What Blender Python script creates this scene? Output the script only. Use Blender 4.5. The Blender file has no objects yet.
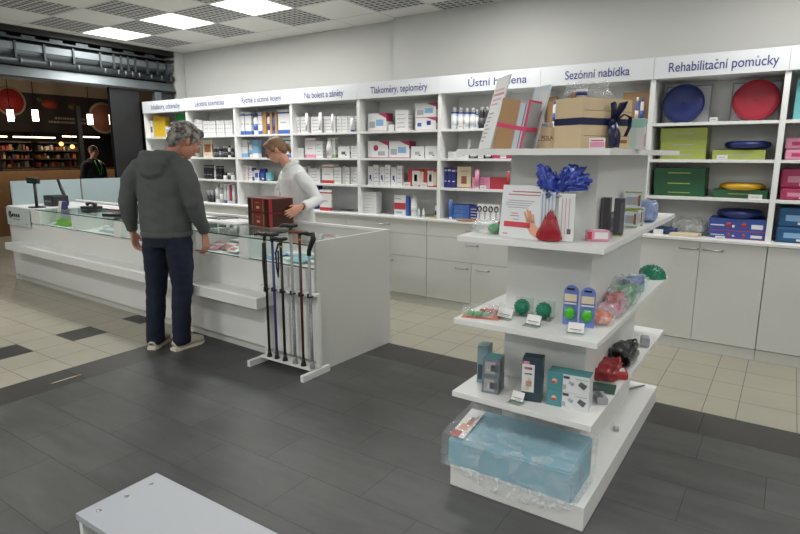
EXPOSURE = 0.0
LIGHT_W = 26
LIGHT_EMIT = 4
import bpy, bmesh, math, random
from mathutils import Vector, Matrix, noise
random.seed(7)
S = bpy.context.scene
COL = S.collection
PI = math.pi

# ---------------------------------------------------------------- colours and materials
def lin(c):
    return tuple(((v/255)/12.92 if v/255 <= .04045 else ((v/255+.055)/1.055)**2.4) for v in c)
MATS = {}
def mat(name, rgb, rough=.5, metal=0., spec=.5, emit=None, estr=1., alpha=1., trans=0., coat=0., var=0., vscale=8.):
    if name in MATS: return MATS[name]
    m = bpy.data.materials.new(name); m.use_nodes = True
    nt = m.node_tree; b = nt.nodes['Principled BSDF']
    col = lin(rgb)
    b.inputs['Base Color'].default_value = (*col, 1)
    b.inputs['Roughness'].default_value = rough
    b.inputs['Metallic'].default_value = metal
    b.inputs['Specular IOR Level'].default_value = spec
    b.inputs['Alpha'].default_value = alpha
    b.inputs['Transmission Weight'].default_value = trans
    b.inputs['Coat Weight'].default_value = coat
    if emit:
        b.inputs['Emission Color'].default_value = (*lin(emit), 1); b.inputs['Emission Strength'].default_value = estr
    if var > 0:
        tc = nt.nodes.new('ShaderNodeTexCoord'); n = nt.nodes.new('ShaderNodeTexNoise')
        n.inputs['Scale'].default_value = vscale; n.inputs['Detail'].default_value = 4
        mx = nt.nodes.new('ShaderNodeMix'); mx.data_type = 'RGBA'
        mx.inputs[6].default_value = (*[v*(1-var) for v in col], 1); mx.inputs[7].default_value = (*[min(1, v*(1+var)) for v in col], 1)
        nt.links.new(tc.outputs['Object'], n.inputs['Vector']); nt.links.new(n.outputs['Fac'], mx.inputs[0])
        nt.links.new(mx.outputs[2], b.inputs['Base Color'])
    MATS[name] = m
    return m
def film(name, rgb=(235,240,242), density=.22, rough=.12, bump=.6, scale=14):
    """crumpled clear plastic film: mostly transparent, with glossy creases"""
    if name in MATS: return MATS[name]
    m = bpy.data.materials.new(name); m.use_nodes = True; nt = m.node_tree
    nt.nodes.clear(); N = nt.nodes.new; L = nt.links.new
    out = N('ShaderNodeOutputMaterial'); mix = N('ShaderNodeMixShader'); tr = N('ShaderNodeBsdfTransparent'); pr = N('ShaderNodeBsdfPrincipled')
    pr.inputs['Base Color'].default_value = (*lin(rgb), 1); pr.inputs['Roughness'].default_value = rough; pr.inputs['Specular IOR Level'].default_value = 1
    tc = N('ShaderNodeTexCoord'); no = N('ShaderNodeTexNoise'); no.inputs['Scale'].default_value = scale; no.inputs['Detail'].default_value = 5; no.inputs['Distortion'].default_value = 1.2
    bp = N('ShaderNodeBump'); bp.inputs['Strength'].default_value = bump; bp.inputs['Distance'].default_value = .02
    mp = N('ShaderNodeMapRange'); mp.inputs[1].default_value = .45; mp.inputs[2].default_value = .75; mp.inputs[3].default_value = density*.6; mp.inputs[4].default_value = min(1, density*2.6)
    L(tc.outputs['Object'], no.inputs['Vector']); L(no.outputs['Fac'], bp.inputs['Height']); L(bp.outputs['Normal'], pr.inputs['Normal'])
    L(no.outputs['Fac'], mp.inputs[0]); L(mp.outputs[0], mix.inputs[0]); L(tr.outputs[0], mix.inputs[1]); L(pr.outputs[0], mix.inputs[2]); L(mix.outputs[0], out.inputs[0])
    MATS[name] = m; return m
def glass(name, tint=(247,251,249), fac=.12):
    if name in MATS: return MATS[name]
    m = bpy.data.materials.new(name); m.use_nodes = True; nt = m.node_tree
    nt.nodes.clear(); N = nt.nodes.new; L = nt.links.new
    out = N('ShaderNodeOutputMaterial'); mix = N('ShaderNodeMixShader'); tr = N('ShaderNodeBsdfTransparent'); gl = N('ShaderNodeBsdfGlossy')
    fw_ = N('ShaderNodeLayerWeight'); fw_.inputs[0].default_value = .5; fr = N('ShaderNodeMath'); fr.operation = 'POWER'; fr.inputs[1].default_value = 5; L(fw_.outputs['Facing'], fr.inputs[0])
    ad = N('ShaderNodeMath'); ad.operation = 'MULTIPLY_ADD'; ad.inputs[1].default_value = .55; ad.inputs[2].default_value = fac*.25
    tr.inputs[0].default_value = (*lin(tint), 1); gl.inputs[0].default_value = (.9, .95, .95, 1); gl.inputs[1].default_value = .02
    L(fr.outputs[0], ad.inputs[0]); L(ad.outputs[0], mix.inputs[0]); L(tr.outputs[0], mix.inputs[1]); L(gl.outputs[0], mix.inputs[2]); L(mix.outputs[0], out.inputs[0])
    MATS[name] = m; return m

white = mat('white_laminate', (220,221,219), .42, var=.015, vscale=2)
whiteb = mat('cabinet_laminate', (201,202,197), .45, var=.015, vscale=2)
wallm = mat('wall_paint', (196,197,194), .9, var=.03, vscale=1.3)
header_m = mat('sign_board', (206,210,213), .4)
navy_txt = mat('navy_lettering', (62,64,124), .6)
chrome = mat('brushed_steel', (170,170,170), .3, 1)
black = mat('black_plastic', (24,24,26), .4)
softblack = mat('matt_black', (16,16,17), .7)
PAL = {'w':(214,214,214),'gr':(158,160,164),'k':(90,90,95),'yel':(206,170,44),'grn':(40,140,76),'cream':(205,192,165),'brn':(140,88,66),
 'dk':(34,34,38),'blu':(60,94,166),'nav':(40,46,122),'kr':(164,128,88),'lb':(124,166,200),'mag':(168,48,92),'red':(172,50,54),'teal':(96,168,170),
 'pk':(206,138,164),'gn2':(150,190,120),'clr':(190,196,196),'wb':(200,210,220),'lime':(152,162,76),'dgrn':(28,82,50),'cob':(52,74,146),'dblu':(30,82,128),
 'orange':(214,98,40)}
def pal(k): return mat('print_'+k, PAL[k], .45)

# ---------------------------------------------------------------- mesh building
class MB:
    """collects shapes in a bmesh; build() links them as ONE mesh object"""
    def __init__(s): s.bm = bmesh.new(); s.mats = []
    def mi(s, m):
        if m not in s.mats: s.mats.append(m)
        return s.mats.index(m)
    def _fin(s, verts, m, M=None, smooth=False):
        if M is not None:
            for v in verts: v.co = M @ v.co
        i = s.mi(m)
        for f in {f for v in verts for f in v.link_faces}:
            f.material_index = i; f.smooth = smooth
        return s
    def box(s, x0, x1, y0, y1, z0, z1, m, M=None, bev=0):
        r = bmesh.ops.create_cube(s.bm, size=1)['verts']
        for v in r: v.co = Vector(((x0+x1)/2+v.co.x*(x1-x0), (y0+y1)/2+v.co.y*(y1-y0), (z0+z1)/2+v.co.z*(z1-z0)))
        if bev > 0:
            i = s.mi(m)
            for f in {f for v in r for f in v.link_faces}: f.material_index = i
            n0 = set(s.bm.verts)-set(r)
            bmesh.ops.bevel(s.bm, geom=list({e for v in r for e in v.link_edges}), offset=bev, segments=2, affect='EDGES', profile=.6)
            r = [v for v in s.bm.verts if v not in n0]
        return s._fin(r, m, M)
    def quad(s, pts, m, M=None):
        vs = [s.bm.verts.new(p) for p in pts]; s.bm.faces.new(vs); return s._fin(vs, m, M)
    def prism(s, poly, z0, z1, m, M=None):
        n = len(poly); a = [s.bm.verts.new((p[0], p[1], z0)) for p in poly]; b = [s.bm.verts.new((p[0], p[1], z1)) for p in poly]
        s.bm.faces.new(a[::-1]); s.bm.faces.new(b)
        for i in range(n): s.bm.faces.new((a[i], a[(i+1) % n], b[(i+1) % n], b[i]))
        return s._fin(a+b, m, M)
    def lathe(s, prof, m, M=None, n=20, smooth=True):
        rings = []
        for r, z in prof:
            rings.append([s.bm.verts.new((r*math.cos(2*PI*k/n), r*math.sin(2*PI*k/n), z)) for k in range(n)])
        for a, b in zip(rings, rings[1:]):
            for k in range(n): s.bm.faces.new((a[k], a[(k+1) % n], b[(k+1) % n], b[k]))
        s.bm.faces.new(rings[0][::-1]); s.bm.faces.new(rings[-1])
        return s._fin([v for r in rings for v in r], m, M, smooth)
    def loft(s, pts, rad, m, M=None, n=14, smooth=True, ref=(1, 0, 0), closed=False):
        """elliptical rings along a path; rad = r or (r_ref, r_other) for each point"""
        pts = [Vector(p) for p in pts]; rings = []
        L = len(pts)
        for i, p in enumerate(pts):
            t = (pts[min(i+1, L-1)]-pts[max(i-1, 0)]) if not closed else (pts[(i+1) % L]-pts[i-1])
            t.normalize(); rf = Vector(ref)
            if abs(t.dot(rf)) > .95: rf = Vector((0, 1, 0)) if abs(t.y) < .9 else Vector((0, 0, 1))
            u = (rf-t*rf.dot(t)).normalized(); w = t.cross(u)
            r = rad[i] if isinstance(rad, list) else rad
            ru, rw = (r if isinstance(r, (list, tuple)) else (r, r))
            rings.append([s.bm.verts.new(p+u*ru*math.cos(2*PI*k/n)+w*rw*math.sin(2*PI*k/n)) for k in range(n)])
        prs = list(zip(rings, rings[1:]))
        if closed: prs.append((rings[-1], rings[0]))
        for a, b in prs:
            for k in range(n): s.bm.faces.new((a[k], a[(k+1) % n], b[(k+1) % n], b[k]))
        if not closed:
            s.bm.faces.new(rings[0][::-1]); s.bm.faces.new(rings[-1])
        return s._fin([v for r in rings for v in r], m, M, smooth)
    def ball(s, c, r, m, M=None, rot=None, u=16, v=10, smooth=True):
        if not isinstance(r, (tuple, list)): r = (r, r, r)
        vs = bmesh.ops.create_uvsphere(s.bm, u_segments=u, v_segments=v, radius=1)['verts']
        X = Matrix.Translation(c) @ (rot.to_matrix().to_4x4() if rot is not None else Matrix()) @ Matrix.Diagonal((*r, 1))
        return s._fin(vs, m, (M @ X) if M is not None else X, smooth)
    def chain(s, pts, rad, m):
        """tapered capsule chain for limbs"""
        pts = [Vector(p) for p in pts]
        for p, r in zip(pts, rad): s.ball(p, r*.999, m, u=12, v=8)
        for (a, b, ra, rb) in zip(pts, pts[1:], rad, rad[1:]): s.loft([a, b], [ra, rb], m, n=12)
        return s
    def build(s, name, parent=None, loc=(0, 0, 0), rz=0, normals=True):
        if normals: bmesh.ops.recalc_face_normals(s.bm, faces=s.bm.faces[:])
        me = bpy.data.meshes.new(name); s.bm.to_mesh(me); s.bm.free()
        for m in s.mats: me.materials.append(m)
        o = bpy.data.objects.new(name, me); COL.objects.link(o)
        o.location = loc; o.rotation_euler = (0, 0, rz)
        if parent: o.parent = parent
        return o
def tag(o, label, cat, group=None, kind=None):
    o['label'] = label; o['category'] = cat
    if group: o['group'] = group
    if kind: o['kind'] = kind
    return o
def thing(name, label, cat, loc=(0, 0, 0), rz=0, group=None, rot=None):
    o = bpy.data.objects.new(name, None); COL.objects.link(o); o.empty_display_size = .1
    o.location = loc; o.rotation_euler = rot or (0, 0, rz)
    return tag(o, label, cat, group)
def struct(o): o['kind'] = 'structure'; return o
def copy_thing(o):
    c = o.copy(); COL.objects.link(c)
    for ch in list(o.children):
        d = ch.copy(); COL.objects.link(d); d.parent = c
        for g in list(ch.children):
            e = g.copy(); COL.objects.link(e); e.parent = d
    return c
def _text_mesh(txt, bold=0.):
    cu = bpy.data.curves.new('t', 'FONT'); cu.body = txt; cu.offset = bold
    t = bpy.data.objects.new('tmp', cu); COL.objects.link(t); bpy.context.view_layer.update()
    me = bpy.data.meshes.new_from_object(t.evaluated_get(bpy.context.evaluated_depsgraph_get()))
    bpy.data.objects.remove(t); return me
def _right(txt):
    me = _text_mesh(txt); w = max((v.co.x for v in me.vertices), default=0); bpy.data.meshes.remove(me); return w
def lettering(txt, width, height, m, parent, loc, rot=(PI/2, 0, 0), name='lettering', bold=0.0):
    """one mesh per word; hooks and rings of Czech letters are drawn over the plain letter"""
    HOOK = {'č':'c','ě':'e','ř':'r','ů':'u','Č':'C'}
    base = ''.join(HOOK.get(c, c) for c in txt); total = _right(base)
    pos = 0; out = []
    for word in base.split(' '):
        me = _text_mesh(word, bold); off = (_right(base[:pos]+word)-_right(word)) if pos else 0
        bm_ = bmesh.new(); bm_.from_mesh(me)
        for k, ch in enumerate(word):
            src = txt[pos+k]
            if src in HOOK:
                r_ = _right(word[:k+1]); l_ = r_-_right(ch); c = (l_+r_)/2+.01; y0 = .575 if ch.islower() else .76
                if src == 'ů':
                    n = 14; a = [bm_.verts.new((c+.072*math.cos(2*PI*q/n), y0+.06+.072*math.sin(2*PI*q/n), 0)) for q in range(n)]; b2 = [bm_.verts.new((c+.036*math.cos(2*PI*q/n), y0+.06+.036*math.sin(2*PI*q/n), 0)) for q in range(n)]
                    for q in range(n): bm_.faces.new((a[q], a[(q+1) % n], b2[(q+1) % n], b2[q]))
                else:
                    P_ = [(c-.12, y0+.135), (c-.055, y0+.135), (c, y0+.06), (c+.055, y0+.135), (c+.12, y0+.135), (c+.035, y0), (c-.035, y0)]
                    bm_.faces.new([bm_.verts.new((x, y, 0)) for x, y in P_])
        bmesh.ops.recalc_face_normals(bm_, faces=bm_.faces[:])
        for v in bm_.verts:
            v.co.x = (v.co.x+off-total/2)*width/total; v.co.y = (v.co.y-.3)*height/.7; v.co.z *= .001
        bm_.to_mesh(me); bm_.free(); me.materials.clear(); me.materials.append(m); me.name = name
        o = bpy.data.objects.new(name, me); COL.objects.link(o); o.location = loc; o.rotation_euler = rot; o.parent = parent; out.append(o)
        pos += len(word)+1
    return out

# ---------------------------------------------------------------- camera
cam = bpy.data.objects.new('camera', bpy.data.cameras.new('camera')); COL.objects.link(cam)
cam.data.sensor_width = 36; cam.data.lens = 573.05/800*36; cam.data.clip_start = .05
yaw, pitch, roll = -.59396, -.19233, .00095
fw = Vector((math.sin(yaw)*math.cos(pitch), math.cos(yaw)*math.cos(pitch), math.sin(pitch)))
rt = Vector((math.cos(yaw), -math.sin(yaw), 0)); up = rt.cross(fw)
r2 = rt*math.cos(roll)+up*math.sin(roll); u2 = up*math.cos(roll)-rt*math.sin(roll)
Mc = Matrix(((r2.x, u2.x, -fw.x), (r2.y, u2.y, -fw.y), (r2.z, u2.z, -fw.z))).to_4x4(); Mc.translation = (2.7967, -4.7995, 1.4616)
cam.matrix_world = Mc
S.camera = cam
S.view_settings.view_transform = 'Standard'; S.view_settings.look = 'None'; S.view_settings.gamma = 1
S.view_settings.exposure = EXPOSURE if 'EXPOSURE' in globals() else 0.0
try: S.view_settings.use_curve_mapping = False
except Exception: pass

# ---------------------------------------------------------------- room shell
H = 2.92; XL = -4.75; XR = 5.2; YF = -8.0
# floor: beige tiles, a dark band, and the dark tiled sales area
def tile_mat(name, rgb, rough, streak=.10, spec=.5):
    if name in MATS: return MATS[name]
    m = mat(name, rgb, rough, spec=spec); nt = m.node_tree; b = nt.nodes['Principled BSDF']; N = nt.nodes.new; L = nt.links.new
    tc = N('ShaderNodeTexCoord'); mp = N('ShaderNodeMapping'); mp.inputs['Scale'].default_value = (1.6, 6.5, 1)
    n1 = N('ShaderNodeTexNoise'); n1.inputs['Scale'].default_value = 1.7; n1.inputs['Detail'].default_value = 6; n1.inputs['Roughness'].default_value = .62
    n2 = N('ShaderNodeTexNoise'); n2.inputs['Scale'].default_value = .9; n2.inputs['Detail'].default_value = 2
    at = N('ShaderNodeAttribute'); at.attribute_name = 'tone'
    a = N('ShaderNodeMath'); a.operation = 'ADD'; a2 = N('ShaderNodeMath'); a2.operation = 'MULTIPLY_ADD'
    mx = N('ShaderNodeMix'); mx.data_type = 'RGBA'; c = lin(rgb)
    mx.inputs[6].default_value = (*[v*(1-streak*2.2) for v in c], 1); mx.inputs[7].default_value = (*[v*(1+streak*2.2) for v in c], 1)
    L(tc.outputs['Object'], mp.inputs[0]); L(mp.outputs[0], n1.inputs['Vector']); L(tc.outputs['Object'], n2.inputs['Vector'])
    L(n1.outputs['Fac'], a.inputs[0]); L(n2.outputs['Fac'], a.inputs[1]); L(a.outputs[0], a2.inputs[0]); a2.inputs[1].default_value = 1.9
    sb = N('ShaderNodeMath'); sb.operation = 'ADD'; L(at.outputs['Fac'], a2.inputs[2]); L(a2.outputs[0], sb.inputs[0]); sb.inputs[1].default_value = -1.4
    L(sb.outputs[0], mx.inputs[0]); L(mx.outputs[2], b.inputs['Base Color'])
    r = N('ShaderNodeMapRange'); r.inputs[3].default_value = rough-.08; r.inputs[4].default_value = rough+.12; L(n1.outputs['Fac'], r.inputs[0]); L(r.outputs[0], b.inputs['Roughness'])
    return m
beige = tile_mat('beige_floor_tile', (158,154,140), .38, .035)
darkt = tile_mat('dark_grey_floor_tile', (75,76,75), .46, .15)
darkb = tile_mat('darkest_floor_tile', (58,57,55), .4, .12)
grout_l = mat('light_grout', (118,115,104), .9); grout_d = mat('dark_grout', (68,68,66), .9)
fl = MB(); tones = []
def tile(x0, x1, y0, y1, m, g=.0022):
    fl.quad([(x0+g, y0+g, 0), (x1-g, y0+g, 0), (x1-g, y1-g, 0), (x0+g, y1-g, 0)], m); tones.append(random.uniform(-.14, .14))
bx0, bx1 = -1.242, -.954; by1, by0 = -1.245, -1.548
fl.quad([(-13, YF, -.0015), (bx0, YF, -.0015), (bx0, 5, -.0015), (-13, 5, -.0015)], grout_l); tones.append(0)
fl.quad([(bx0, by1, -.0015), (XR, by1, -.0015), (XR, 1, -.0015), (bx0, 1, -.0015)], grout_l); tones.append(0)
fl.quad([(bx0, YF, -.0015), (XR, YF, -.0015), (XR, by1, -.0015), (bx0, by1, -.0015)], grout_d); tones.append(0)
xs = [bx0]
while xs[-1] > -12.8: xs.append(xs[-1]-.2925)
ys = [-2.34+.288*k for k in range(-20, 26)]
for i in range(len(xs)-1):
    for j in range(len(ys)-1):
        if i > 22 and (ys[j] < -4 or ys[j] > 3.6): continue
        d = (i == 2 and (j % 2) == (ys.index(-2.34)-1) % 2 and ys[j] < -1.5)
        tile(xs[i+1], xs[i], ys[j], ys[j+1], darkb if d else beige)
xe = [2.508]
while xe[-1] > bx0+.1: xe.append(xe[-1]-.2875)
xe = sorted(xe) + [2.681, 2.969, 3.257, 3.545, 3.833, 4.121, 4.41, 4.7, 4.98, 5.2]
xe[0] = bx0
ye = [by1+.29*k for k in range(0, 8)]
for i in range(len(xe)-1):
    for j in range(len(ye)-1): tile(xe[i], xe[i+1], ye[j], ye[j+1], beige)
# dark bands along both edges
x = bx1
while x < XR: tile(x, min(XR, x+.58), by0, by1, darkb); x += .58
y = by1
while y > YF: tile(bx0, bx1, max(YF, y-.58), y, darkb); y -= .58
r = 0; y = by0
while y > YF:
    y2 = max(YF, y-.295); x = bx1-(.29 if r % 2 else 0)
    while x < XR:
        a, b = max(x, bx1), min(XR, x+.585)
        if b-a > .02: tile(a, b, y2, y, darkt, .0013)
        x += .585
    y = y2; r += 1
floor = struct(fl.build('floor'))
at = floor.data.attributes.new('tone', 'FLOAT', 'FACE')
for k, t in enumerate(tones): at.data[k].value = t

# walls
w = MB(); w.box(XL, -.95, .73, .85, 0, H+.1, wallm); w.box(-.95, XR, .63, .85, 0, H+.1, wallm); struct(w.build('wall_back'))
w = MB(); w.box(XR, XR+.1, YF, .85, 0, H+.1, wallm); struct(w.build('wall_right'))
w = MB(); w.box(-4.75, XR+.1, YF-.1, YF, 0, H+.1, wallm); struct(w.build('wall_front'))
darkw = mat('dark_shopfront_panel', (20,21,24), .5)
w = MB(); w.box(-5.0, -4.76, .58, .85, 0, H+.1, wallm); w.box(-5.0, -4.76, YF-.1, -6.6, 0, H+.1, wallm); struct(w.build('wall_left'))

# ceiling: chequered plain and perforated tiles with light panels
plain_t = mat('plain_ceiling_tile', (226,225,220), .9, var=.03, vscale=3)
perf_t = bpy.data.materials.new('perforated_ceiling_tile'); perf_t.use_nodes = True
nt = perf_t.node_tree; b = nt.nodes['Principled BSDF']; N = nt.nodes.new; L = nt.links.new
tc = N('ShaderNodeTexCoord'); sp = N('ShaderNodeSeparateXYZ'); L(tc.outputs['Object'], sp.inputs[0])
vals = []
for ax, off in ((0, 4.54), (1, .876)):
    a = N('ShaderNodeMath'); a.operation = 'ADD'; a.inputs[1].default_value = off; L(sp.outputs[ax], a.inputs[0])
    d = N('ShaderNodeMath'); d.operation = 'DIVIDE'; d.inputs[1].default_value = .6/8; L(a.outputs[0], d.inputs[0])
    f = N('ShaderNodeMath'); f.operation = 'FRACT'; L(d.outputs[0], f.inputs[0])
    s1 = N('ShaderNodeMath'); s1.operation = 'SUBTRACT'; s1.inputs[1].default_value = .5; L(f.outputs[0], s1.inputs[0])
    ab = N('ShaderNodeMath'); ab.operation = 'ABSOLUTE'; L(s1.outputs[0], ab.inputs[0])
    lt = N('ShaderNodeMath'); lt.operation = 'LESS_THAN'; lt.inputs[1].default_value = .36; L(ab.outputs[0], lt.inputs[0]); vals.append(lt)
mu = N('ShaderNodeMath'); mu.operation = 'MULTIPLY'; L(vals[0].outputs[0], mu.inputs[0]); L(vals[1].outputs[0], mu.inputs[1])
mx = N('ShaderNodeMix'); mx.data_type = 'RGBA'; mx.inputs[6].default_value = (*lin((196,196,193)), 1); mx.inputs[7].default_value = (*lin((100,100,103)), 1)
L(mu.outputs[0], mx.inputs[0]); L(mx.outputs[2], b.inputs['Base Color']); b.inputs['Roughness'].default_value = .9
grid_m = mat('ceiling_grid_bar', (150,150,147), .6)
ce = MB(); ce.box(XL, XR, YF, .85, H+.03, H+.08, plain_t)
ce.quad([(XL, YF, H+.006), (XR, YF, H+.006), (XR, .85, H+.006), (XL, .85, H+.006)], grid_m)
GX, GY = -4.54, -.876
lights = [(i, j) for j in (0, -4, -8) for i in (0, 2, 4, 8, 12) if not (j == -8 and i == 0)]
lights = [(0,0),(2,0),(4,0),(8,0),(12,0),(1,-7),(5,-7),(9,-7),(13,-7),(0,-4),(3,-11),(7,-11),(11,-11),(15,-11),(15,-4)]  # unseen rear rows and the near left panel added to light upright faces
for i in range(-1, 17):
    for j in range(-12, 4):
        x0, x1, y0, y1 = GX+.6*i, GX+.6*i+.6, GY+.6*j, GY+.6*j+.6
        x0 = max(x0, XL); x1 = min(x1, XR); y0 = max(y0, YF); y1 = min(y1, .73 if x1 < -.9 else .63)
        if x1-x0 < .02 or y1-y0 < .02 or (i, j) in lights: continue
        g = .004
        perf = (i+j) % 2 == 1 and i >= 0 and not (j == 2 and i < 7)
        if perf:
            e = .02
            ce.quad([(x0+g, y0+g, H+.001), (x0+g, y1-g, H+.001), (x1-g, y1-g, H+.001), (x1-g, y0+g, H+.001)], plain_t)
            x1 = min(x1, XR); ce.quad([(x0+e, y0+e, H), (x0+e, y1-e, H), (x1-e, y1-e, H), (x1-e, y0+e, H)], perf_t)
        else: ce.quad([(x0+g, y0+g, H), (x0+g, y1-g, H), (x1-g, y1-g, H), (x1-g, y0+g, H)], plain_t)
struct(ce.build('ceiling', normals=False))
diff_m = mat('light_diffuser', (255,255,255), .6, emit=(255,253,248), estr=LIGHT_EMIT)
ORD = ['first','second','third','fourth','fifth','sixth','seventh','eighth','ninth','tenth','eleventh','twelfth','thirteenth','fourteenth','fifteenth','sixteenth','seventeenth','eighteenth']
for k, (i, j) in enumerate(lights):
    x0, y0 = GX+.6*i+.3, GY+.6*j+.3
    lab = {0:'square ceiling light panel farthest left, nearest the roller shutter',1:'square ceiling light panel in the middle of the visible row of three',2:'square ceiling light panel cut by the top edge, nearest the viewer'}.get(k, 'square white ceiling light panel out of sight in the %s place' % ORD[k])
    t = thing('ceiling_light', lab, 'ceiling light', (x0, y0, H-.004), 0, 'square ceiling light panels')
    m = MB(); s_ = .3
    for a in ((-s_, s_, -s_, -s_+.02), (-s_, s_, s_-.02, s_), (-s_, -s_+.02, -s_+.02, s_-.02), (s_-.02, s_, -s_+.02, s_-.02)): m.box(*a, 0, .02, white)
    m.build('frame', t)
    m = MB(); m.box(-.28, .28, -.28, .28, .004, .014, diff_m); m.build('diffuser', t)
    ld = bpy.data.lights.new('panel_light', 'AREA'); ld.shape = 'SQUARE'; ld.size = .56; ld.energy = LIGHT_W*(.4 if (i, j) == (0, -4) else .8 if (i, j) == (0, 0) else 1); ld.color = (1, .99, .965)
    lo = bpy.data.objects.new('panel_light', ld); COL.objects.link(lo); lo.location = (x0, y0, H-.012)

# ---------------------------------------------------------------- shelving along the back wall
MX = [-4.729,-3.788,-2.863,-1.919,-.966,0,.976,1.857,2.705,3.58]
SIGN = ['Inhalátory, odsávačky','Léčebná kosmetika','Rychlé a účinné hojení','Na bolest a záněty','Tlakoměry, teploměry','Ústní hygiena','Sezónní nabídka','Rehabilitační pomůcky','']
SX = [(-4.527, -3.892), (-3.583, -3.021), (-2.709, -2.047), (-1.698, -1.147), (-.796, -.128), (.295, .854), (1.18, 1.683), (1.954, 2.643)]
WT = .86
ZS = [1.157, 1.434, 1.703]
for k in range(9):
    a, b2 = MX[k], MX[k+1]; c = (a+b2)/2; wd = (b2-a)/2
    lab = ('white shelving unit under the sign %s' % SIGN[k].replace(',', ' and')) if SIGN[k] else 'white shelving unit cut off by the right edge of the photo'
    t = thing('shelving_unit', lab, 'shelf', (c, 0, WT), 0, 'white wall shelving units')
    for sx in (-1, 1):
        m = MB(); m.box(min(sx*wd, sx*(wd-.018)), max(sx*wd, sx*(wd-.018)), 0, .36, 0, 1.317, white); m.build('side_panel', t)
    m = MB(); m.box(-wd+.018, wd-.018, .345, .36, 0, 1.3, white); m.build('back_panel', t)
    for z in ZS:
        m = MB(); m.box(-wd+.018, wd-.018, .004, .345, z-WT-.022, z-WT, white, bev=.0015); m.build('shelf_board', t)
    m = MB(); m.box(-wd+.018, wd-.018, .0, .345, 1.165, 1.183, white); m.build('top_board', t)
    m = MB(); m.box(-wd+.001, wd-.001, -.012, -.001, 1.165, 1.319, header_m, bev=.001); hd = m.build('header_board', t)
    if SIGN[k]:
        s0, s1 = SX[k]
        lettering(SIGN[k], s1-s0, .066, navy_txt, hd, ((s0+s1)/2-c, -.0135, 1.236), bold=.008)

# base cabinets
def handle(parent, x, z, ln=.13, y=-.018):
    m = MB(); m.loft([(x-ln/2, y+.018, z), (x-ln/2+.008, y-.004, z), (x-ln/2+.02, y-.01, z), (x, y-.014, z), (x+ln/2-.02, y-.01, z), (x+ln/2-.008, y-.004, z), (x+ln/2, y+.018, z)], .0055, chrome, n=8)
    return m.build('handle', parent)
CX = [-4.73, -4.05, -3.07, -2.08, -1.08, -.075, .9, 1.87, 2.712, 3.56]
CD = .62; KZ = .085
cabpos = ['farthest left behind the counter','behind the left end of the counter','behind the man','behind the woman in white','beside the end of the counter, three drawers','between counter and display island','hidden behind the display island','below the lime and green boxes','at the right edge of the photo']
for k in range(9):
    a, b2 = CX[k], CX[k+1]; c = (a+b2)/2; wd = (b2-a)/2-.0015
    doors = k >= 6
    t = thing('base_cabinet', 'white base cabinet %s' % cabpos[k], 'cabinet', (c, -.085, 0), 0, 'white base cabinets')
    m = MB(); m.box(-wd, wd, .018, CD, KZ, WT-.021, whiteb); m.build('body', t)
    m = MB(); m.box(-wd, wd, .012, .03, 0, KZ-.006, whiteb); m.build('plinth', t)
    g = .0015
    def front(nm, x0, x1, z0, z1, hx):
        m = MB(); m.box(x0+g, x1-g, 0, .018, z0+g, z1-g, whiteb, bev=.0012); f = m.build(nm, t)
        handle(f, hx, z1-(.055 if nm == 'drawer' else .055)); return f
    top = WT-.022
    if doors:
        front('door', -wd, 0, KZ, top, -.075+(0 if k != 7 else -.0)); front('door', 0, wd, KZ, top, .085)
    elif k == 4:
        front('drawer', -wd, wd, .70, top, 0); front('drawer', -wd, wd, .475, .70, 0); front('drawer', -wd, wd, KZ, .475, 0.04)
    else:
        front('drawer', -wd, wd, .70, top, 0); front('drawer', -wd, wd, .475, .70, 0)
        front('door', -wd, .0, KZ, .475, -.1); front('door', .0, wd, KZ, .475, .12)
m = MB(); m.box(-4.73, 3.56, -.1, .625, WT-.02, WT, white, bev=.002)
tag(m.build('worktop'), 'long white worktop running along the base cabinets under the shelves', 'worktop')
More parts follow.
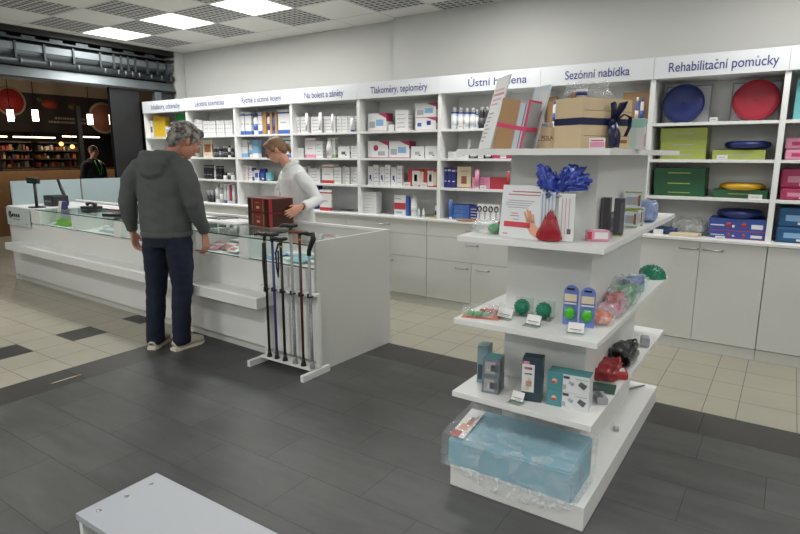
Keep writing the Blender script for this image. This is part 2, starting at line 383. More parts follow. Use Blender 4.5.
ITEMS=[
(0, 1, 'carton', -4.709, -4.643, 1.703, 1.942, 0.07, 'w', 'k', 'pic', 'white and grey upright pack'),
(0, 1, 'carton', -4.623, -4.495, 1.703, 1.998, 0.07, 'yel', 'yel', 'plain', 'tall yellow box'),
(0, 1, 'carton', -4.491, -4.362, 1.703, 1.973, 0.07, 'yel', 'yel', 'plain', 'yellow box'),
(0, 1, 'carton', -4.366, -4.243, 1.703, 1.844, 0.07, 'w', 'gr', 'pic', 'small white box with grey print'),
(0, 1, 'carton', -4.225, -4.126, 1.703, 1.899, 0.07, 'w', 'gr', 'lines', "white box behind the man's head"),
(0, 1, 'carton', -4.114, -3.953, 1.703, 1.902, 0.07, 'w', 'gr', 'lines', 'white box carrying a green one'),
(0, 1, 'carton', -4.102, -3.934, 1.902, 2.004, 0.07, 'grn', 'grn', 'plain', 'bright green box on a white one'),
(0, 2, 'carton', -4.709, -4.71, 1.434, 1.63, 0.07, 'w', 'gr', 'lines', 'narrow white box'),
(1, 1, 'tube', -3.768, -3.764, 1.703, 1.926, 0.07, 'w', 'w', '-', 'slim white tube'),
(1, 1, 'tube', -3.761, -3.709, 1.703, 1.918, 0.07, 'w', 'w', '-', 'slim white tube'),
(1, 1, 'carton', -3.699, -3.644, 1.703, 1.916, 0.07, 'w', 'gr', 'lines', 'narrow white carton'),
(1, 1, 'carton', -3.638, -3.578, 1.703, 1.907, 0.07, 'w', 'gr', 'lines', 'narrow white carton'),
(1, 1, 'carton', -3.549, -3.439, 1.703, 1.891, 0.07, 'w', 'gr', 'grid', 'white carton with grey grid print'),
(1, 1, 'carton', -3.433, -3.322, 1.703, 1.888, 0.07, 'w', 'gr', 'grid', 'white carton with grey grid print'),
(1, 1, 'carton', -3.288, -3.149, 1.703, 1.889, 0.07, 'w', 'gr', 'grid', 'wide white carton with grey grid print'),
(1, 1, 'carton', -3.12, -2.994, 1.703, 1.884, 0.07, 'w', 'gr', 'grid', 'wide white carton with grey grid print'),
(1, 2, 'carton', -3.583, -3.403, 1.434, 1.654, 0.07, 'cream', 'brn', 'pic', 'leaning picture card with reddish print'),
(1, 2, 'bottle', -3.391, -3.342, 1.434, 1.565, 0.07, 'dk', 'w', '-', 'small black bottle'),
(1, 2, 'bottle', -3.332, -3.283, 1.434, 1.564, 0.07, 'dk', 'w', '-', 'small black bottle'),
(1, 2, 'carton', -3.276, -3.227, 1.434, 1.539, 0.07, 'dk', 'gr', 'pic', 'low black carton'),
(1, 2, 'bottle', -3.215, -3.17, 1.434, 1.576, 0.07, 'dk', 'w', '-', 'small black bottle'),
(1, 2, 'bottle', -3.161, -3.119, 1.434, 1.569, 0.07, 'dk', 'w', '-', 'small black bottle'),
(1, 2, 'bottle', -3.111, -3.066, 1.434, 1.581, 0.07, 'w', 'dk', '-', 'small white bottle with dark cap'),
(1, 2, 'bottle', -3.059, -3.015, 1.434, 1.575, 0.07, 'dk', 'w', '-', 'small black bottle'),
(1, 3, 'carton', -3.595, -3.544, 1.157, 1.336, 0.07, 'dk', 'gr', 'top', 'black carton with pale top line'),
(1, 3, 'carton', -3.538, -3.487, 1.157, 1.337, 0.07, 'dk', 'gr', 'top', 'black carton with pale top line'),
(1, 3, 'carton', -3.481, -3.425, 1.157, 1.337, 0.07, 'dk', 'gr', 'top', 'black carton with pale top line'),
(1, 3, 'tube', -3.418, -3.362, 1.157, 1.325, 0.07, 'w', 'w', '-', 'white tube'),
(1, 3, 'carton', -3.355, -3.299, 1.157, 1.326, 0.07, 'dk', 'gr', 'top', 'black carton'),
(1, 3, 'carton', -3.291, -3.241, 1.157, 1.327, 0.07, 'dk', 'gr', 'top', 'black carton'),
(1, 3, 'jar', -3.235, -3.167, 1.157, 1.24, 0.07, 'w', 'dk', '-', 'low white jar with dark lid'),
(1, 3, 'jar', -3.157, -3.09, 1.157, 1.241, 0.07, 'dk', 'w', '-', 'low dark jar with white lid'),
(1, 3, 'jar', -3.084, -3.032, 1.157, 1.255, 0.07, 'w', 'gr', '-', 'low white jar'),
(1, 4, 'jar', -3.537, -3.476, 0.86, 1.016, 0.04000000000000001, 'dk', 'gr', '-', 'small dark jar'),
(1, 4, 'jar', -3.466, -3.405, 0.86, 1.018, 0.04000000000000001, 'dk', 'gr', '-', 'small dark jar'),
(1, 4, 'bottle', -3.378, -3.299, 0.86, 1.092, 0.04000000000000001, 'w', 'gr', '-', 'round white bottle'),
(1, 4, 'bottle', -3.288, -3.229, 0.86, 1.088, 0.04000000000000001, 'gr', 'w', '-', 'grey bottle with white cap'),
(1, 4, 'tube', -3.209, -3.16, 0.86, 1.115, 0.04000000000000001, 'w', 'blu', '-', 'white tube with blue foot'),
(1, 4, 'tube', -3.147, -3.099, 0.86, 1.117, 0.04000000000000001, 'w', 'brn', '-', 'white tube with brown foot'),
(1, 4, 'tube', -3.092, -3.052, 0.86, 1.106, 0.04000000000000001, 'mag', 'w', '-', 'magenta tube'),
(1, 4, 'tube', -3.047, -3.001, 0.86, 1.107, 0.04000000000000001, 'w', 'mag', '-', 'white tube with magenta foot'),
(2, 1, 'carton', -2.843, -2.774, 1.703, 1.976, 0.07, 'w', 'blu', 'bands', 'white carton with blue bands'),
(2, 1, 'carton', -2.756, -2.657, 1.703, 1.972, 0.07, 'w', 'blu', 'bands', 'white carton with blue bands'),
(2, 1, 'bottle', -2.637, -2.544, 1.703, 1.956, 0.07, 'w', 'blu', '-', 'white bottle with blue mark'),
(2, 1, 'carton', -2.53, -2.465, 1.703, 1.958, 0.07, 'w', 'blu', 'bands', 'narrow white carton with blue bands'),
(2, 1, 'carton', -2.456, -2.394, 1.703, 1.961, 0.07, 'kr', 'kr', 'plain', 'narrow kraft brown carton'),
(2, 1, 'bottle', -2.388, -2.34, 1.703, 1.947, 0.07, 'w', 'nav', '-', 'slim white bottle with navy label'),
(2, 1, 'carton', -2.334, -2.298, 1.703, 1.951, 0.07, 'kr', 'kr', 'plain', 'narrow kraft brown carton'),
(2, 1, 'bottle', -2.295, -2.257, 1.703, 1.943, 0.07, 'blu', 'nav', '-', 'slim blue bottle'),
(2, 1, 'carton', -2.251, -2.212, 1.703, 1.953, 0.07, 'kr', 'kr', 'plain', 'narrow kraft brown carton'),
(2, 1, 'carton', -2.195, -2.011, 1.703, 1.975, 0.07, 'w', 'blu', 'bands', 'wide white carton with blue base'),
(2, 2, 'carton', -2.843, -2.817, 1.434, 1.645, 0.07, 'w', 'lb', 'bottom', 'white carton with pale blue base'),
(2, 2, 'carton', -2.81, -2.738, 1.434, 1.644, 0.07, 'w', 'lb', 'bottom', 'white carton with pale blue base'),
(2, 2, 'bottle', -2.728, -2.657, 1.434, 1.631, 0.07, 'w', 'lb', '-', 'white bottle with blue foot'),
(2, 2, 'carton', -2.646, -2.551, 1.434, 1.642, 0.07, 'lb', 'w', 'bottom', 'pale blue carton'),
(2, 2, 'carton', -2.196, -2.022, 1.434, 1.658, 0.07, 'w', 'blu', 'bands', 'wide white carton with blue base'),
(2, 3, 'carton', -2.843, -2.759, 1.157, 1.206, 0.07, 'w', 'red', 'lines', 'flat white carton with red end'),
(2, 3, 'carton', -2.843, -2.756, 1.206, 1.251, 0.07, 'w', 'red', 'lines', 'flat white carton with red end'),
(2, 3, 'carton', -2.843, -2.752, 1.251, 1.295, 0.07, 'w', 'red', 'lines', 'flat white carton with red end'),
(2, 3, 'carton', -2.843, -2.749, 1.295, 1.338, 0.07, 'w', 'red', 'lines', 'flat white carton with red end'),
(2, 3, 'carton', -2.735, -2.682, 1.157, 1.333, 0.07, 'w', 'red', 'lines', 'slim upright white carton'),
(2, 3, 'carton', -2.676, -2.644, 1.157, 1.309, 0.07, 'nav', 'w', 'pic', 'slim navy carton'),
(2, 3, 'carton', -2.637, -2.558, 1.157, 1.286, 0.07, 'w', 'blu', 'pic', 'white carton with blue print'),
(2, 3, 'carton', -2.548, -2.452, 1.157, 1.305, 0.07, 'nav', 'blu', 'pic', 'navy blue soft pack'),
(2, 3, 'carton', -2.446, -2.352, 1.157, 1.265, 0.07, 'teal', 'lb', 'pic', 'turquoise soft pack'),
(3, 1, 'carton', -1.899, -1.855, 1.703, 1.885, 0.07, 'w', 'gr', 'lines', 'white carton with grey lines'),
(3, 1, 'carton', -1.844, -1.7, 1.703, 1.886, 0.07, 'w', 'gr', 'lines', 'white carton with grey lines'),
(3, 1, 'tube', -1.742, -1.697, 1.703, 1.921, 0.02, 'w', 'w', '-', 'white tube before a carton'),
(3, 1, 'carton', -1.685, -1.519, 1.703, 1.88, 0.07, 'w', 'gr', 'lines', 'white carton with grey lines'),
(3, 1, 'tube', -1.544, -1.498, 1.703, 1.922, 0.02, 'w', 'w', '-', 'white tube before a carton'),
(3, 1, 'carton', -1.502, -1.334, 1.703, 1.877, 0.07, 'w', 'gr', 'lines', 'white carton with grey lines'),
(3, 1, 'tube', -1.359, -1.328, 1.703, 1.897, 0.02, 'w', 'w', '-', 'thin white tube before a carton'),
(3, 1, 'carton', -1.313, -1.247, 1.703, 1.871, 0.07, 'w', 'gr', 'lines', 'narrow white carton'),
(3, 1, 'carton', -1.24, -1.164, 1.703, 1.868, 0.07, 'w', 'gr', 'lines', 'narrow white carton'),
(3, 1, 'tube', -1.104, -1.054, 1.703, 1.856, 0.02, 'w', 'blu', '-', 'white tube with blue cap'),
(3, 1, 'carton', -1.154, -1.083, 1.703, 1.868, 0.07, 'w', 'gr', 'lines', 'narrow white carton'),
(3, 1, 'carton', -1.077, -1.033, 1.703, 1.866, 0.07, 'w', 'gr', 'lines', 'narrow white carton'),
(3, 2, 'carton', -1.899, -1.813, 1.434, 1.543, 0.07, 'w', 'gr', 'lines', 'low white carton'),
(3, 2, 'carton', -1.785, -1.627, 1.434, 1.648, 0.07, 'w', 'pk', 'bands', 'white carton with pink bands'),
(3, 2, 'carton', -1.621, -1.525, 1.434, 1.617, 0.07, 'w', 'gr', 'lines', 'white carton with grey lines'),
(3, 2, 'carton', -1.451, -1.344, 1.434, 1.647, 0.07, 'w', 'gn2', 'bands', 'white carton with green bands'),
(3, 2, 'tube', -1.451, -1.375, 1.434, 1.646, 0.02, 'w', 'w', 'cone', 'white cone shaped tube'),
(3, 2, 'carton', -1.304, -1.143, 1.434, 1.557, 0.07, 'w', 'k', 'dot', 'low white carton with black dot'),
(3, 2, 'carton', -1.124, -1.042, 1.434, 1.559, 0.07, 'w', 'gr', 'lines', 'low white carton'),
(3, 3, 'carton', -1.853, -1.786, 1.157, 1.331, 0.07, 'w', 'gr', 'lines', 'white carton'),
(3, 3, 'tube', -1.778, -1.731, 1.157, 1.337, 0.07, 'w', 'w', '-', 'white tube'),
(3, 3, 'carton', -1.722, -1.572, 1.157, 1.317, 0.07, 'w', 'gr', 'lines', 'white carton with grey lines'),
(3, 3, 'carton', -1.541, -1.376, 1.157, 1.361, 0.07, 'w', 'red', 'bands', 'white carton with red bands'),
(3, 3, 'carton', -1.363, -1.267, 1.157, 1.332, 0.07, 'w', 'gr', 'lines', 'white carton with grey lines'),
(3, 3, 'tube', -1.259, -1.217, 1.157, 1.345, 0.07, 'w', 'w', '-', 'white tube'),
(3, 3, 'carton', -1.208, -1.15, 1.157, 1.335, 0.07, 'w', 'gr', 'lines', 'narrow white carton'),
(3, 3, 'tube', -1.145, -1.106, 1.157, 1.339, 0.07, 'w', 'w', '-', 'white tube'),
(3, 3, 'carton', -1.101, -1.041, 1.157, 1.34, 0.07, 'w', 'gr', 'lines', 'narrow white carton'),
(3, 4, 'carton', -1.748, -1.588, 0.86, 1.134, 0.04000000000000001, 'nav', 'pk', 'pic', 'dark navy pack with pale figure'),
(3, 4, 'carton', -1.515, -1.348, 0.86, 1.088, -0.009999999999999998, 'w', 'red', 'bands', 'white display card with red bands'),
(4, 1, 'carton', -0.892, -0.664, 1.703, 1.883, 0.07, 'w', 'mag', 'corner', 'white device box with magenta corner'),
(4, 1, 'carton', -0.634, -0.572, 1.703, 1.764, 0.07, 'w', 'w', 'plain', 'tiny white box'),
(4, 1, 'carton', -0.55, -0.398, 1.703, 1.903, 0.07, 'w', 'gr', 'lines', 'upright plain white box'),
(4, 1, 'carton', -0.312, -0.077, 1.703, 1.82, 0.07, 'w', 'mag', 'corner2', 'white device box at the bottom of its pair'),
(4, 1, 'carton', -0.313, -0.079, 1.82, 1.956, 0.07, 'w', 'mag', 'corner', 'white device box on another'),
(4, 2, 'carton', -0.896, -0.641, 1.434, 1.607, 0.07, 'w', 'mag', 'corner3', 'white device box with magenta disc'),
(4, 2, 'carton', -0.628, -0.385, 1.434, 1.603, 0.07, 'w', 'mag', 'corner', 'white device box with magenta corner'),
(4, 2, 'carton', -0.361, -0.209, 1.434, 1.55, 0.07, 'w', 'gr', 'dot', 'small white box with grey mark'),
(4, 2, 'carton', -0.198, -0.057, 1.434, 1.551, 0.07, 'w', 'gr', 'dot', 'small white box with grey mark'),
(4, 3, 'carton', -0.899, -0.833, 1.157, 1.347, 0.07, 'w', 'nav', 'dot', 'white carton with navy mark'),
(4, 3, 'carton', -0.828, -0.761, 1.157, 1.364, 0.07, 'w', 'gr', 'lines', 'tall white carton with grey lines'),
(4, 3, 'carton', -0.748, -0.687, 1.157, 1.344, 0.07, 'w', 'nav', 'dot', 'white carton with navy mark'),
(4, 3, 'carton', -0.682, -0.616, 1.157, 1.365, 0.07, 'w', 'gr', 'lines', 'tall white carton with grey lines'),
(4, 3, 'carton', -0.604, -0.536, 1.157, 1.341, 0.07, 'w', 'nav', 'dot', 'white carton with navy mark'),
(4, 3, 'carton', -0.531, -0.468, 1.157, 1.362, 0.07, 'w', 'gr', 'lines', 'tall white carton with grey lines'),
(4, 3, 'carton', -0.396, -0.213, 1.157, 1.329, 0.07, 'red', 'w', 'pic2', 'red box with product picture'),
(4, 3, 'carton', -0.205, -0.064, 1.157, 1.332, 0.07, 'red', 'w', 'pic2', 'red box with product picture'),
(4, 3, 'tag', -0.416, -0.333, 1.157, 1.201, 0.02, 'w', 'w', '-', 'white price card'),
(4, 3, 'tag', -0.303, -0.244, 1.157, 1.194, 0.02, 'w', 'w', '-', 'small white price card'),
(4, 3, 'tag', -0.215, -0.14, 1.157, 1.202, 0.02, 'w', 'w', '-', 'white price card'),
(4, 4, 'carton', -0.946, -0.775, 0.86, 1.084, 0.04000000000000001, 'w', 'gr', 'shelf', 'white tray case with shallow drawers'),
(4, 4, 'carton', -0.543, -0.405, 0.86, 1.068, 0.04000000000000001, 'w', 'red', 'band', 'white box with broad red band'),
(4, 4, 'carton', -0.401, -0.368, 0.86, 1.056, 0.04000000000000001, 'blu', 'w', 'plain', 'slim blue box'),
(4, 4, 'bottle', -0.356, -0.284, 0.86, 1.074, 0.04000000000000001, 'w', 'w', '-', 'tall white bottle with nozzle'),
(4, 4, 'bottle', -0.235, -0.207, 0.86, 0.948, -0.009999999999999998, 'clr', 'clr', '-', 'tiny clear bottle'),
(4, 4, 'bottle', -0.181, -0.154, 0.86, 0.95, -0.009999999999999998, 'clr', 'clr', '-', 'tiny clear bottle'),
(4, 4, 'bottle', -0.07, -0.036, 0.86, 1.006, 0.04000000000000001, 'clr', 'dk', '-', 'clear bottle with dark top'),
(5, 1, 'bottle', 0.074, 0.139, 1.703, 1.902, 0.07, 'wb', 'nav', '-', 'pale bottle with blue cap ring'),
(5, 1, 'bottle', 0.145, 0.205, 1.703, 1.897, 0.07, 'wb', 'nav', '-', 'pale bottle with blue cap ring'),
(5, 1, 'bottle', 0.211, 0.27, 1.703, 1.892, 0.07, 'wb', 'nav', '-', 'pale bottle with blue cap ring'),
(5, 1, 'bottle', 0.276, 0.331, 1.703, 1.889, 0.07, 'wb', 'nav', '-', 'pale bottle with blue cap ring'),
(5, 1, 'bottle', 0.336, 0.364, 1.703, 1.873, 0.07, 'wb', 'nav', '-', 'pale bottle with blue cap ring'),
(5, 1, 'bottle', 0.367, 0.42, 1.703, 1.893, 0.07, 'dk', 'w', '-', 'black bottle with white cap'),
(5, 1, 'bottle', 0.426, 0.474, 1.703, 1.892, 0.07, 'dk', 'w', '-', 'black bottle with white cap'),
(5, 1, 'bottle', 0.48, 0.529, 1.703, 1.89, 0.07, 'dk', 'w', '-', 'black bottle with white cap'),
(5, 1, 'tag', 0.189, 0.247, 1.703, 1.746, 0.02, 'w', 'w', '-', 'white price card'),
(5, 1, 'tag', 0.455, 0.514, 1.703, 1.739, 0.02, 'w', 'w', '-', 'white price card'),
(5, 2, 'carton', 0.06, 0.136, 1.434, 1.498, 0.07, 'w', 'gr', 'lines', 'low white carton'),
(5, 2, 'carton', 0.139, 0.279, 1.434, 1.503, 0.07, 'w', 'gr', 'lines', 'low white carton'),
(5, 2, 'tube', 0.25, 0.295, 1.503, 1.613, 0.07, 'w', 'w', '-', 'white tube standing on a carton'),
(5, 2, 'carton', 0.284, 0.372, 1.434, 1.502, 0.07, 'dk', 'w', 'pic', 'low black carton'),
(5, 2, 'carton', 0.376, 0.437, 1.434, 1.538, 0.07, 'dk', 'gr', 'plain', 'low black carton'),
(5, 2, 'carton', 0.441, 0.518, 1.434, 1.497, 0.07, 'dk', 'w', 'pic', 'low black carton'),
(5, 2, 'carton', 0.523, 0.617, 1.434, 1.493, 0.07, 'mag', 'w', 'plain', 'low magenta carton'),
(5, 2, 'carton', 0.621, 0.704, 1.434, 1.488, 0.07, 'mag', 'w', 'plain', 'low magenta carton'),
(5, 2, 'tag', 0.18, 0.238, 1.434, 1.47, 0.02, 'w', 'w', '-', 'white price card'),
(5, 2, 'tag', 0.403, 0.458, 1.434, 1.475, 0.02, 'w', 'w', '-', 'white price card'),
(5, 2, 'tag', 0.625, 0.678, 1.434, 1.475, 0.02, 'w', 'w', '-', 'white price card'),
(5, 3, 'carton', 0.02, 0.052, 1.157, 1.348, 0.07, 'nav', 'w', 'top', 'navy upright carton with white top'),
(5, 3, 'carton', 0.057, 0.096, 1.157, 1.349, 0.07, 'nav', 'w', 'top', 'navy upright carton with white top'),
(5, 3, 'carton', 0.1, 0.148, 1.157, 1.344, 0.07, 'nav', 'w', 'top', 'navy upright carton with white top'),
(5, 3, 'carton', 0.163, 0.309, 1.157, 1.364, 0.07, 'cream', 'brn', 'frame', 'framed beige product card'),
(5, 3, 'tube', 0.366, 0.41, 1.157, 1.335, 0.02, 'pk', 'pk', '-', 'pink tube'),
(5, 3, 'carton', 0.322, 0.506, 1.157, 1.266, 0.07, 'pk', 'mag', 'lines', 'low pink carton'),
(5, 3, 'carton', 0.512, 0.66, 1.157, 1.265, 0.07, 'red', 'mag', 'lines', 'low red carton'),
(5, 3, 'tube', 0.682, 0.713, 1.157, 1.326, 0.02, 'red', 'w', '-', 'red tube'),
(5, 3, 'tag', 0.432, 0.492, 1.157, 1.191, 0.02, 'w', 'w', '-', 'white price card'),
(5, 4, 'carton', 0.094, 0.315, 0.86, 0.923, 0.04000000000000001, 'blu', 'lb', 'lines', 'flat blue carton at the bottom of its stack'),
(5, 4, 'carton', 0.093, 0.314, 0.923, 0.961, 0.04000000000000001, 'blu', 'lb', 'lines', 'flat blue carton in the middle of its stack'),
(5, 4, 'carton', 0.092, 0.313, 0.961, 1.001, 0.04000000000000001, 'blu', 'lb', 'lines', 'flat blue carton on top of its stack'),
(5, 4, 'tube', 0.114, 0.152, 0.86, 1.048, -0.009999999999999998, 'blu', 'lb', '-', 'blue tube'),
(5, 4, 'carton', 0.32, 0.417, 0.86, 0.998, 0.04000000000000001, 'nav', 'w', 'lines', 'navy and white carton'),
(6, 1, 'carton', 1.011, 1.094, 1.703, 1.946, 0.07, 'kr', 'kr', 'plain', 'kraft gift box with a bottle'),
(6, 1, 'bottle', 1.077, 1.111, 1.703, 1.916, 0.02, 'w', 'blu', '-', 'white bottle tied to a kraft box'),
(6, 1, 'carton', 1.629, 1.829, 1.703, 1.947, 0.07, 'kr', 'kr', 'plain', 'wide kraft gift box'),
(6, 1, 'bottle', 1.733, 1.76, 1.703, 1.905, 0.02, 'blu', 'w', '-', 'blue bottle tied to a kraft box'),
(6, 1, 'bottle', 1.77, 1.799, 1.703, 1.903, 0.02, 'w', 'blu', '-', 'white bottle tied to a kraft box'),
(7, 1, 'tag', 2.257, 2.311, 1.703, 1.735, 0.02, 'w', 'w', '-', 'white price card'),
(7, 2, 'carton', 1.94, 2.248, 1.434, 1.499, 0.07, 'lime', 'dk', 'text', 'lime box at the bottom of its stack'),
(7, 2, 'carton', 1.934, 2.247, 1.499, 1.583, 0.07, 'lime', 'dk', 'text', 'lime box in the middle of its stack'),
(7, 2, 'carton', 1.927, 2.246, 1.583, 1.666, 0.07, 'lime', 'dk', 'text', 'lime box on top of its stack'),
(7, 2, 'carton', 2.293, 2.626, 1.434, 1.502, 0.07, 'lime', 'dk', 'text', 'long lime box under a blue cushion'),
(7, 2, 'tag', 2.328, 2.398, 1.434, 1.467, 0.02, 'w', 'w', '-', 'white price card'),
(7, 3, 'carton', 1.914, 2.267, 1.157, 1.211, 0.07, 'dgrn', 'yel', 'text', 'green box at the bottom of its stack'),
(7, 3, 'carton', 1.907, 2.263, 1.211, 1.294, 0.07, 'dgrn', 'yel', 'text', 'green box in the middle of its stack'),
(7, 3, 'carton', 1.904, 2.259, 1.294, 1.369, 0.07, 'dgrn', 'yel', 'text', 'green box on top of its stack'),
(7, 3, 'carton', 2.324, 2.667, 1.157, 1.217, 0.07, 'dgrn', 'yel', 'text', 'long green box under a yellow cushion'),
(7, 3, 'tag', 2.554, 2.639, 1.157, 1.19, 0.02, 'w', 'w', '-', 'white price card'),
(7, 4, 'carton', 2.329, 2.685, 0.86, 0.917, 0.04000000000000001, 'cob', 'red', 'dots', 'blue and red box beneath another'),
(7, 4, 'carton', 2.321, 2.685, 0.917, 1.008, 0.04000000000000001, 'cob', 'red', 'dots', 'blue and red box carrying a cushion'),
(7, 4, 'tag', 2.376, 2.438, 0.86, 0.882, -0.009999999999999998, 'w', 'w', '-', 'white price card'),
(8, 1, 'carton', 2.76, 2.942, 1.703, 1.973, 0.07, 'teal', 'lb', 'plain', 'tall teal box at the right edge'),
(8, 2, 'carton', 2.741, 2.996, 1.434, 1.507, 0.07, 'pk', 'mag', 'lines', 'pink pack beneath another'),
(8, 2, 'carton', 2.735, 2.987, 1.507, 1.587, 0.07, 'pk', 'mag', 'lines', 'pink pack on top of another'),
(8, 3, 'carton', 2.741, 3.027, 1.157, 1.24, 0.07, 'mag', 'pk', 'lines', 'magenta pack beneath another'),
(8, 3, 'carton', 2.735, 3.012, 1.24, 1.373, 0.07, 'mag', 'pk', 'lines', 'magenta pack on top of another'),
(8, 4, 'carton', 2.747, 3.056, 0.86, 0.973, 0.04000000000000001, 'dblu', 'lb', 'pic', 'dark blue pack beneath another'),
(8, 4, 'carton', 2.75, 3.041, 0.973, 1.105, 0.04000000000000001, 'dblu', 'lb', 'pic', 'dark blue pack on top of another'),
]
# ---------------------------------------------------------------- sales counter
TH = math.radians(-2.5707); CO = Vector((.25, -2.02, 0))
def CW(u, v, z=0):                       # counter-local to world
    return (CO.x+u*math.cos(TH)-v*math.sin(TH), CO.y+u*math.sin(TH)+v*math.cos(TH), z)
glass_m = glass('display_glass'); edge_m = mat('glass_edge', (52,78,70), .15)
frost = mat('frosted_panel', (152,168,171), .35)
counter = thing('sales_counter', 'long white sales counter with glass display top and a low ledge', 'counter', CO, TH)
UL = -5.06
def cp(name, m): return m.build(name, counter)
m = MB(); m.box(-.02, 0, 0, .80, 0, .905, whiteb, bev=.001); cp('end_panel', m)
m = MB(); m.box(UL, UL+.02, 0, .80, 0, .88, whiteb); cp('end_panel', m)
m = MB(); m.box(UL, -.02, .0, .02, .07, .705, white); m.box(UL, -.02, .03, .05, 0, .07, whiteb); cp('front_panel', m)
m = MB(); m.box(UL, -.02, .78, .80, 0, .885, whiteb); m.box(UL, -.02, .76, .80, .885, .905, white); cp('back_panel', m)
m = MB(); m.box(UL+.02, -.02, .02, .78, .70, .715, white); cp('display_floor', m)
m = MB(); m.box(UL+.28, -.42, -.17, 0, .41, .487, white, bev=.002); cp('ledge', m)
DU = [(-.02,-.02),(-.80,-.70),(-1.42,-1.34),(-2.62,-2.50),(-3.46,-3.40),(-4.30,-4.20)]
for a, b2 in DU[1:]:
    m = MB(); m.box(a, b2, .001, .40, .715, .868, white); m.box(a-.004, b2+.004, .30, .40, .715, .868, white); cp('divider', m)
m = MB(); m.box(UL+.02, -4.30, .001, .40, .715, .868, white); cp('corner_block', m)
pan = [(-4.20,-3.46),(-3.40,-2.62),(-2.50,-1.42),(-1.34,-.80),(-.70,-.02)]
for a, b2 in pan:
    m = MB(); m.box(a+.004, b2-.004, .004, .010, .716, .868, glass_m); cp('glass_front', m)
    m = MB(); m.box(a+.004, b2-.004, .002, .012, .7155, .7195, edge_m); cp('glass_edge_strip', m)
for a, b2 in ((-4.30,-2.56),(-2.56,-1.38),(-1.38,-.022)):
    m = MB(); m.box(a+.002, b2-.002, 0, .46, .869, .877, glass_m); g_ = cp('glass_top', m)
    m = MB(); m.box(a+.002, b2-.002, -.0015, -.0002, .869, .877, edge_m); m.build('glass_edge', counter)
m = MB(); m.box(UL+.02, -2.62, .46, .78, .86, .877, white); cp('staff_worktop', m)
m = MB(); m.box(-2.62, -1.4, .46, .78, .86, .877, white); cp('staff_worktop', m)
m = MB(); m.box(UL+.02, -4.30, .0, .46, .868, .877, white); cp('corner_top', m)
# sign plate with four studs on the corner of the counter
m = MB(); m.box(UL+.02, -4.42, -.022, -.014, .665, .872, mat('sign_glass', (196,208,204), .2)); sp_ = cp('sign_plate', m); sp_['label'] = 'greenish glass plate with dark logo'
for uu in (UL+.1, -4.5):
    for zz in (.70, .84):
        m = MB(); m.lathe([(.011, 0), (.011, .03)], chrome, Matrix.Translation((uu, 0, zz)) @ Matrix.Rotation(PI/2, 4, 'X'), n=10); m.build('stud', sp_)
m = MB()
m.loft([(-4.93+.035*math.cos(t*PI/5), -.0235, .785+.035*math.sin(t*PI/5)) for t in range(1, 11)], .007, softblack, n=6); m.ball((-4.93, -.0235, .785), (.016, .003, .016), softblack)
for k in range(4): m.box(-4.88+.055*k, -4.842+.055*k, -.0245, -.0225, .765, .80, softblack)
m.box(-4.86, -4.68, -.0245, -.0225, .735, .745, mat('grey_print', (110,118,118), .6)); m.build('logo', sp_)

# partition of frosted glass that closes the pharmacy off from the mall
t = thing('glass_partition', 'low pale blue frosted glass partition behind the left end of the counter', 'partition', (-4.80, -1.74, 0))
for k in range(2):
    m = MB(); m.box(-.006, .006, .006+k*.82, .814+k*.82, .02, 1.16, frost, bev=.002); m.build('panel', t)
for y in (0, .82, 1.64):
    m = MB(); m.box(-.015, .015, y-.005, y+.005, 0, 1.14, chrome); m.build('post', t)

# things inside and on the counter
def cthing(name, label, cat, u, v, z, rz=0, group=None): return thing(name, label, cat, CW(u, v, z), TH+rz, group)
def flat_print(u, v, z, lx, ly, base, marks, label, cat='leaflet', rz=0, h=.004, group=None, name='leaflet'):
    m = MB(); m.box(-lx/2, lx/2, -ly/2, ly/2, 0, h, base)
    for (a, b2, c_, d, mm) in marks: m.box(-lx/2+a*lx, -lx/2+b2*lx, -ly/2+c_*ly, -ly/2+d*ly, h, h+.0006, mm)
    o = m.build(name, None, CW(u, v, z), TH+rz); return tag(o, label, cat, group)
G2 = mat('leaf_green', (96,158,44), .5)
def slant(u, v, z, lx, ly, ang, base, marks, label, name='leaflet', cat='leaflet', rz=0):
    m = MB(); R_ = Matrix.Rotation(ang, 4, 'X')
    m.box(-lx/2, lx/2, 0, ly, 0, .003, base, R_)
    for (a, b2, c_, d, mm) in marks: m.box(-lx/2+a*lx, -lx/2+b2*lx, c_*ly, d*ly, .003, .0036, mm, R_)
    return tag(m.build(name, None, CW(u, v, z), TH+rz), label, cat)
Zf = .7155
slant(-3.97, .08, Zf, .42, .14, .35, G2, [(0,.25,0,.4,pal('w')),(.6,1,.6,1,pal('lime'))], 'bright green leaflet lying behind the leftmost glass front of the counter')
slant(-3.66, .16, Zf, .16, .12, .25, pal('gr'), [(.1,.9,.4,.6,pal('w'))], 'grey leaflet lying right of the green one in the counter display')
slant(-2.98, .10, Zf, .30, .14, .3, pal('gr'), [(.1,.8,.3,.7,pal('wb'))], 'grey folded leaflet behind the second glass front left of the man')
slant(-3.22, .16, Zf, .22, .12, .25, pal('w'), [(.1,.9,.5,.7,pal('gr'))], 'white leaflet lying beside the grey one left of the man')
mg = [('pink and white magazine','pk','w'),('red and white magazine','red','w'),('green magazine','gn2','teal'),('white magazine with red strip','w','red'),('teal and white brochure','teal','w')]
for k, (nm, c1, c2) in enumerate(mg):
    slant(-1.27+.095*k, .07+.05*(k % 3), Zf+.002+.004*k, .15, .15, .3+.05*(k % 2), pal(c1), [(0,1,.55,.75,pal(c2)),(.1,.6,.1,.4,pal('k' if k == 1 else c2))], '%s in the counter display just right of the man' % nm, 'magazine', 'magazine', rz=random.uniform(-.4, .4))
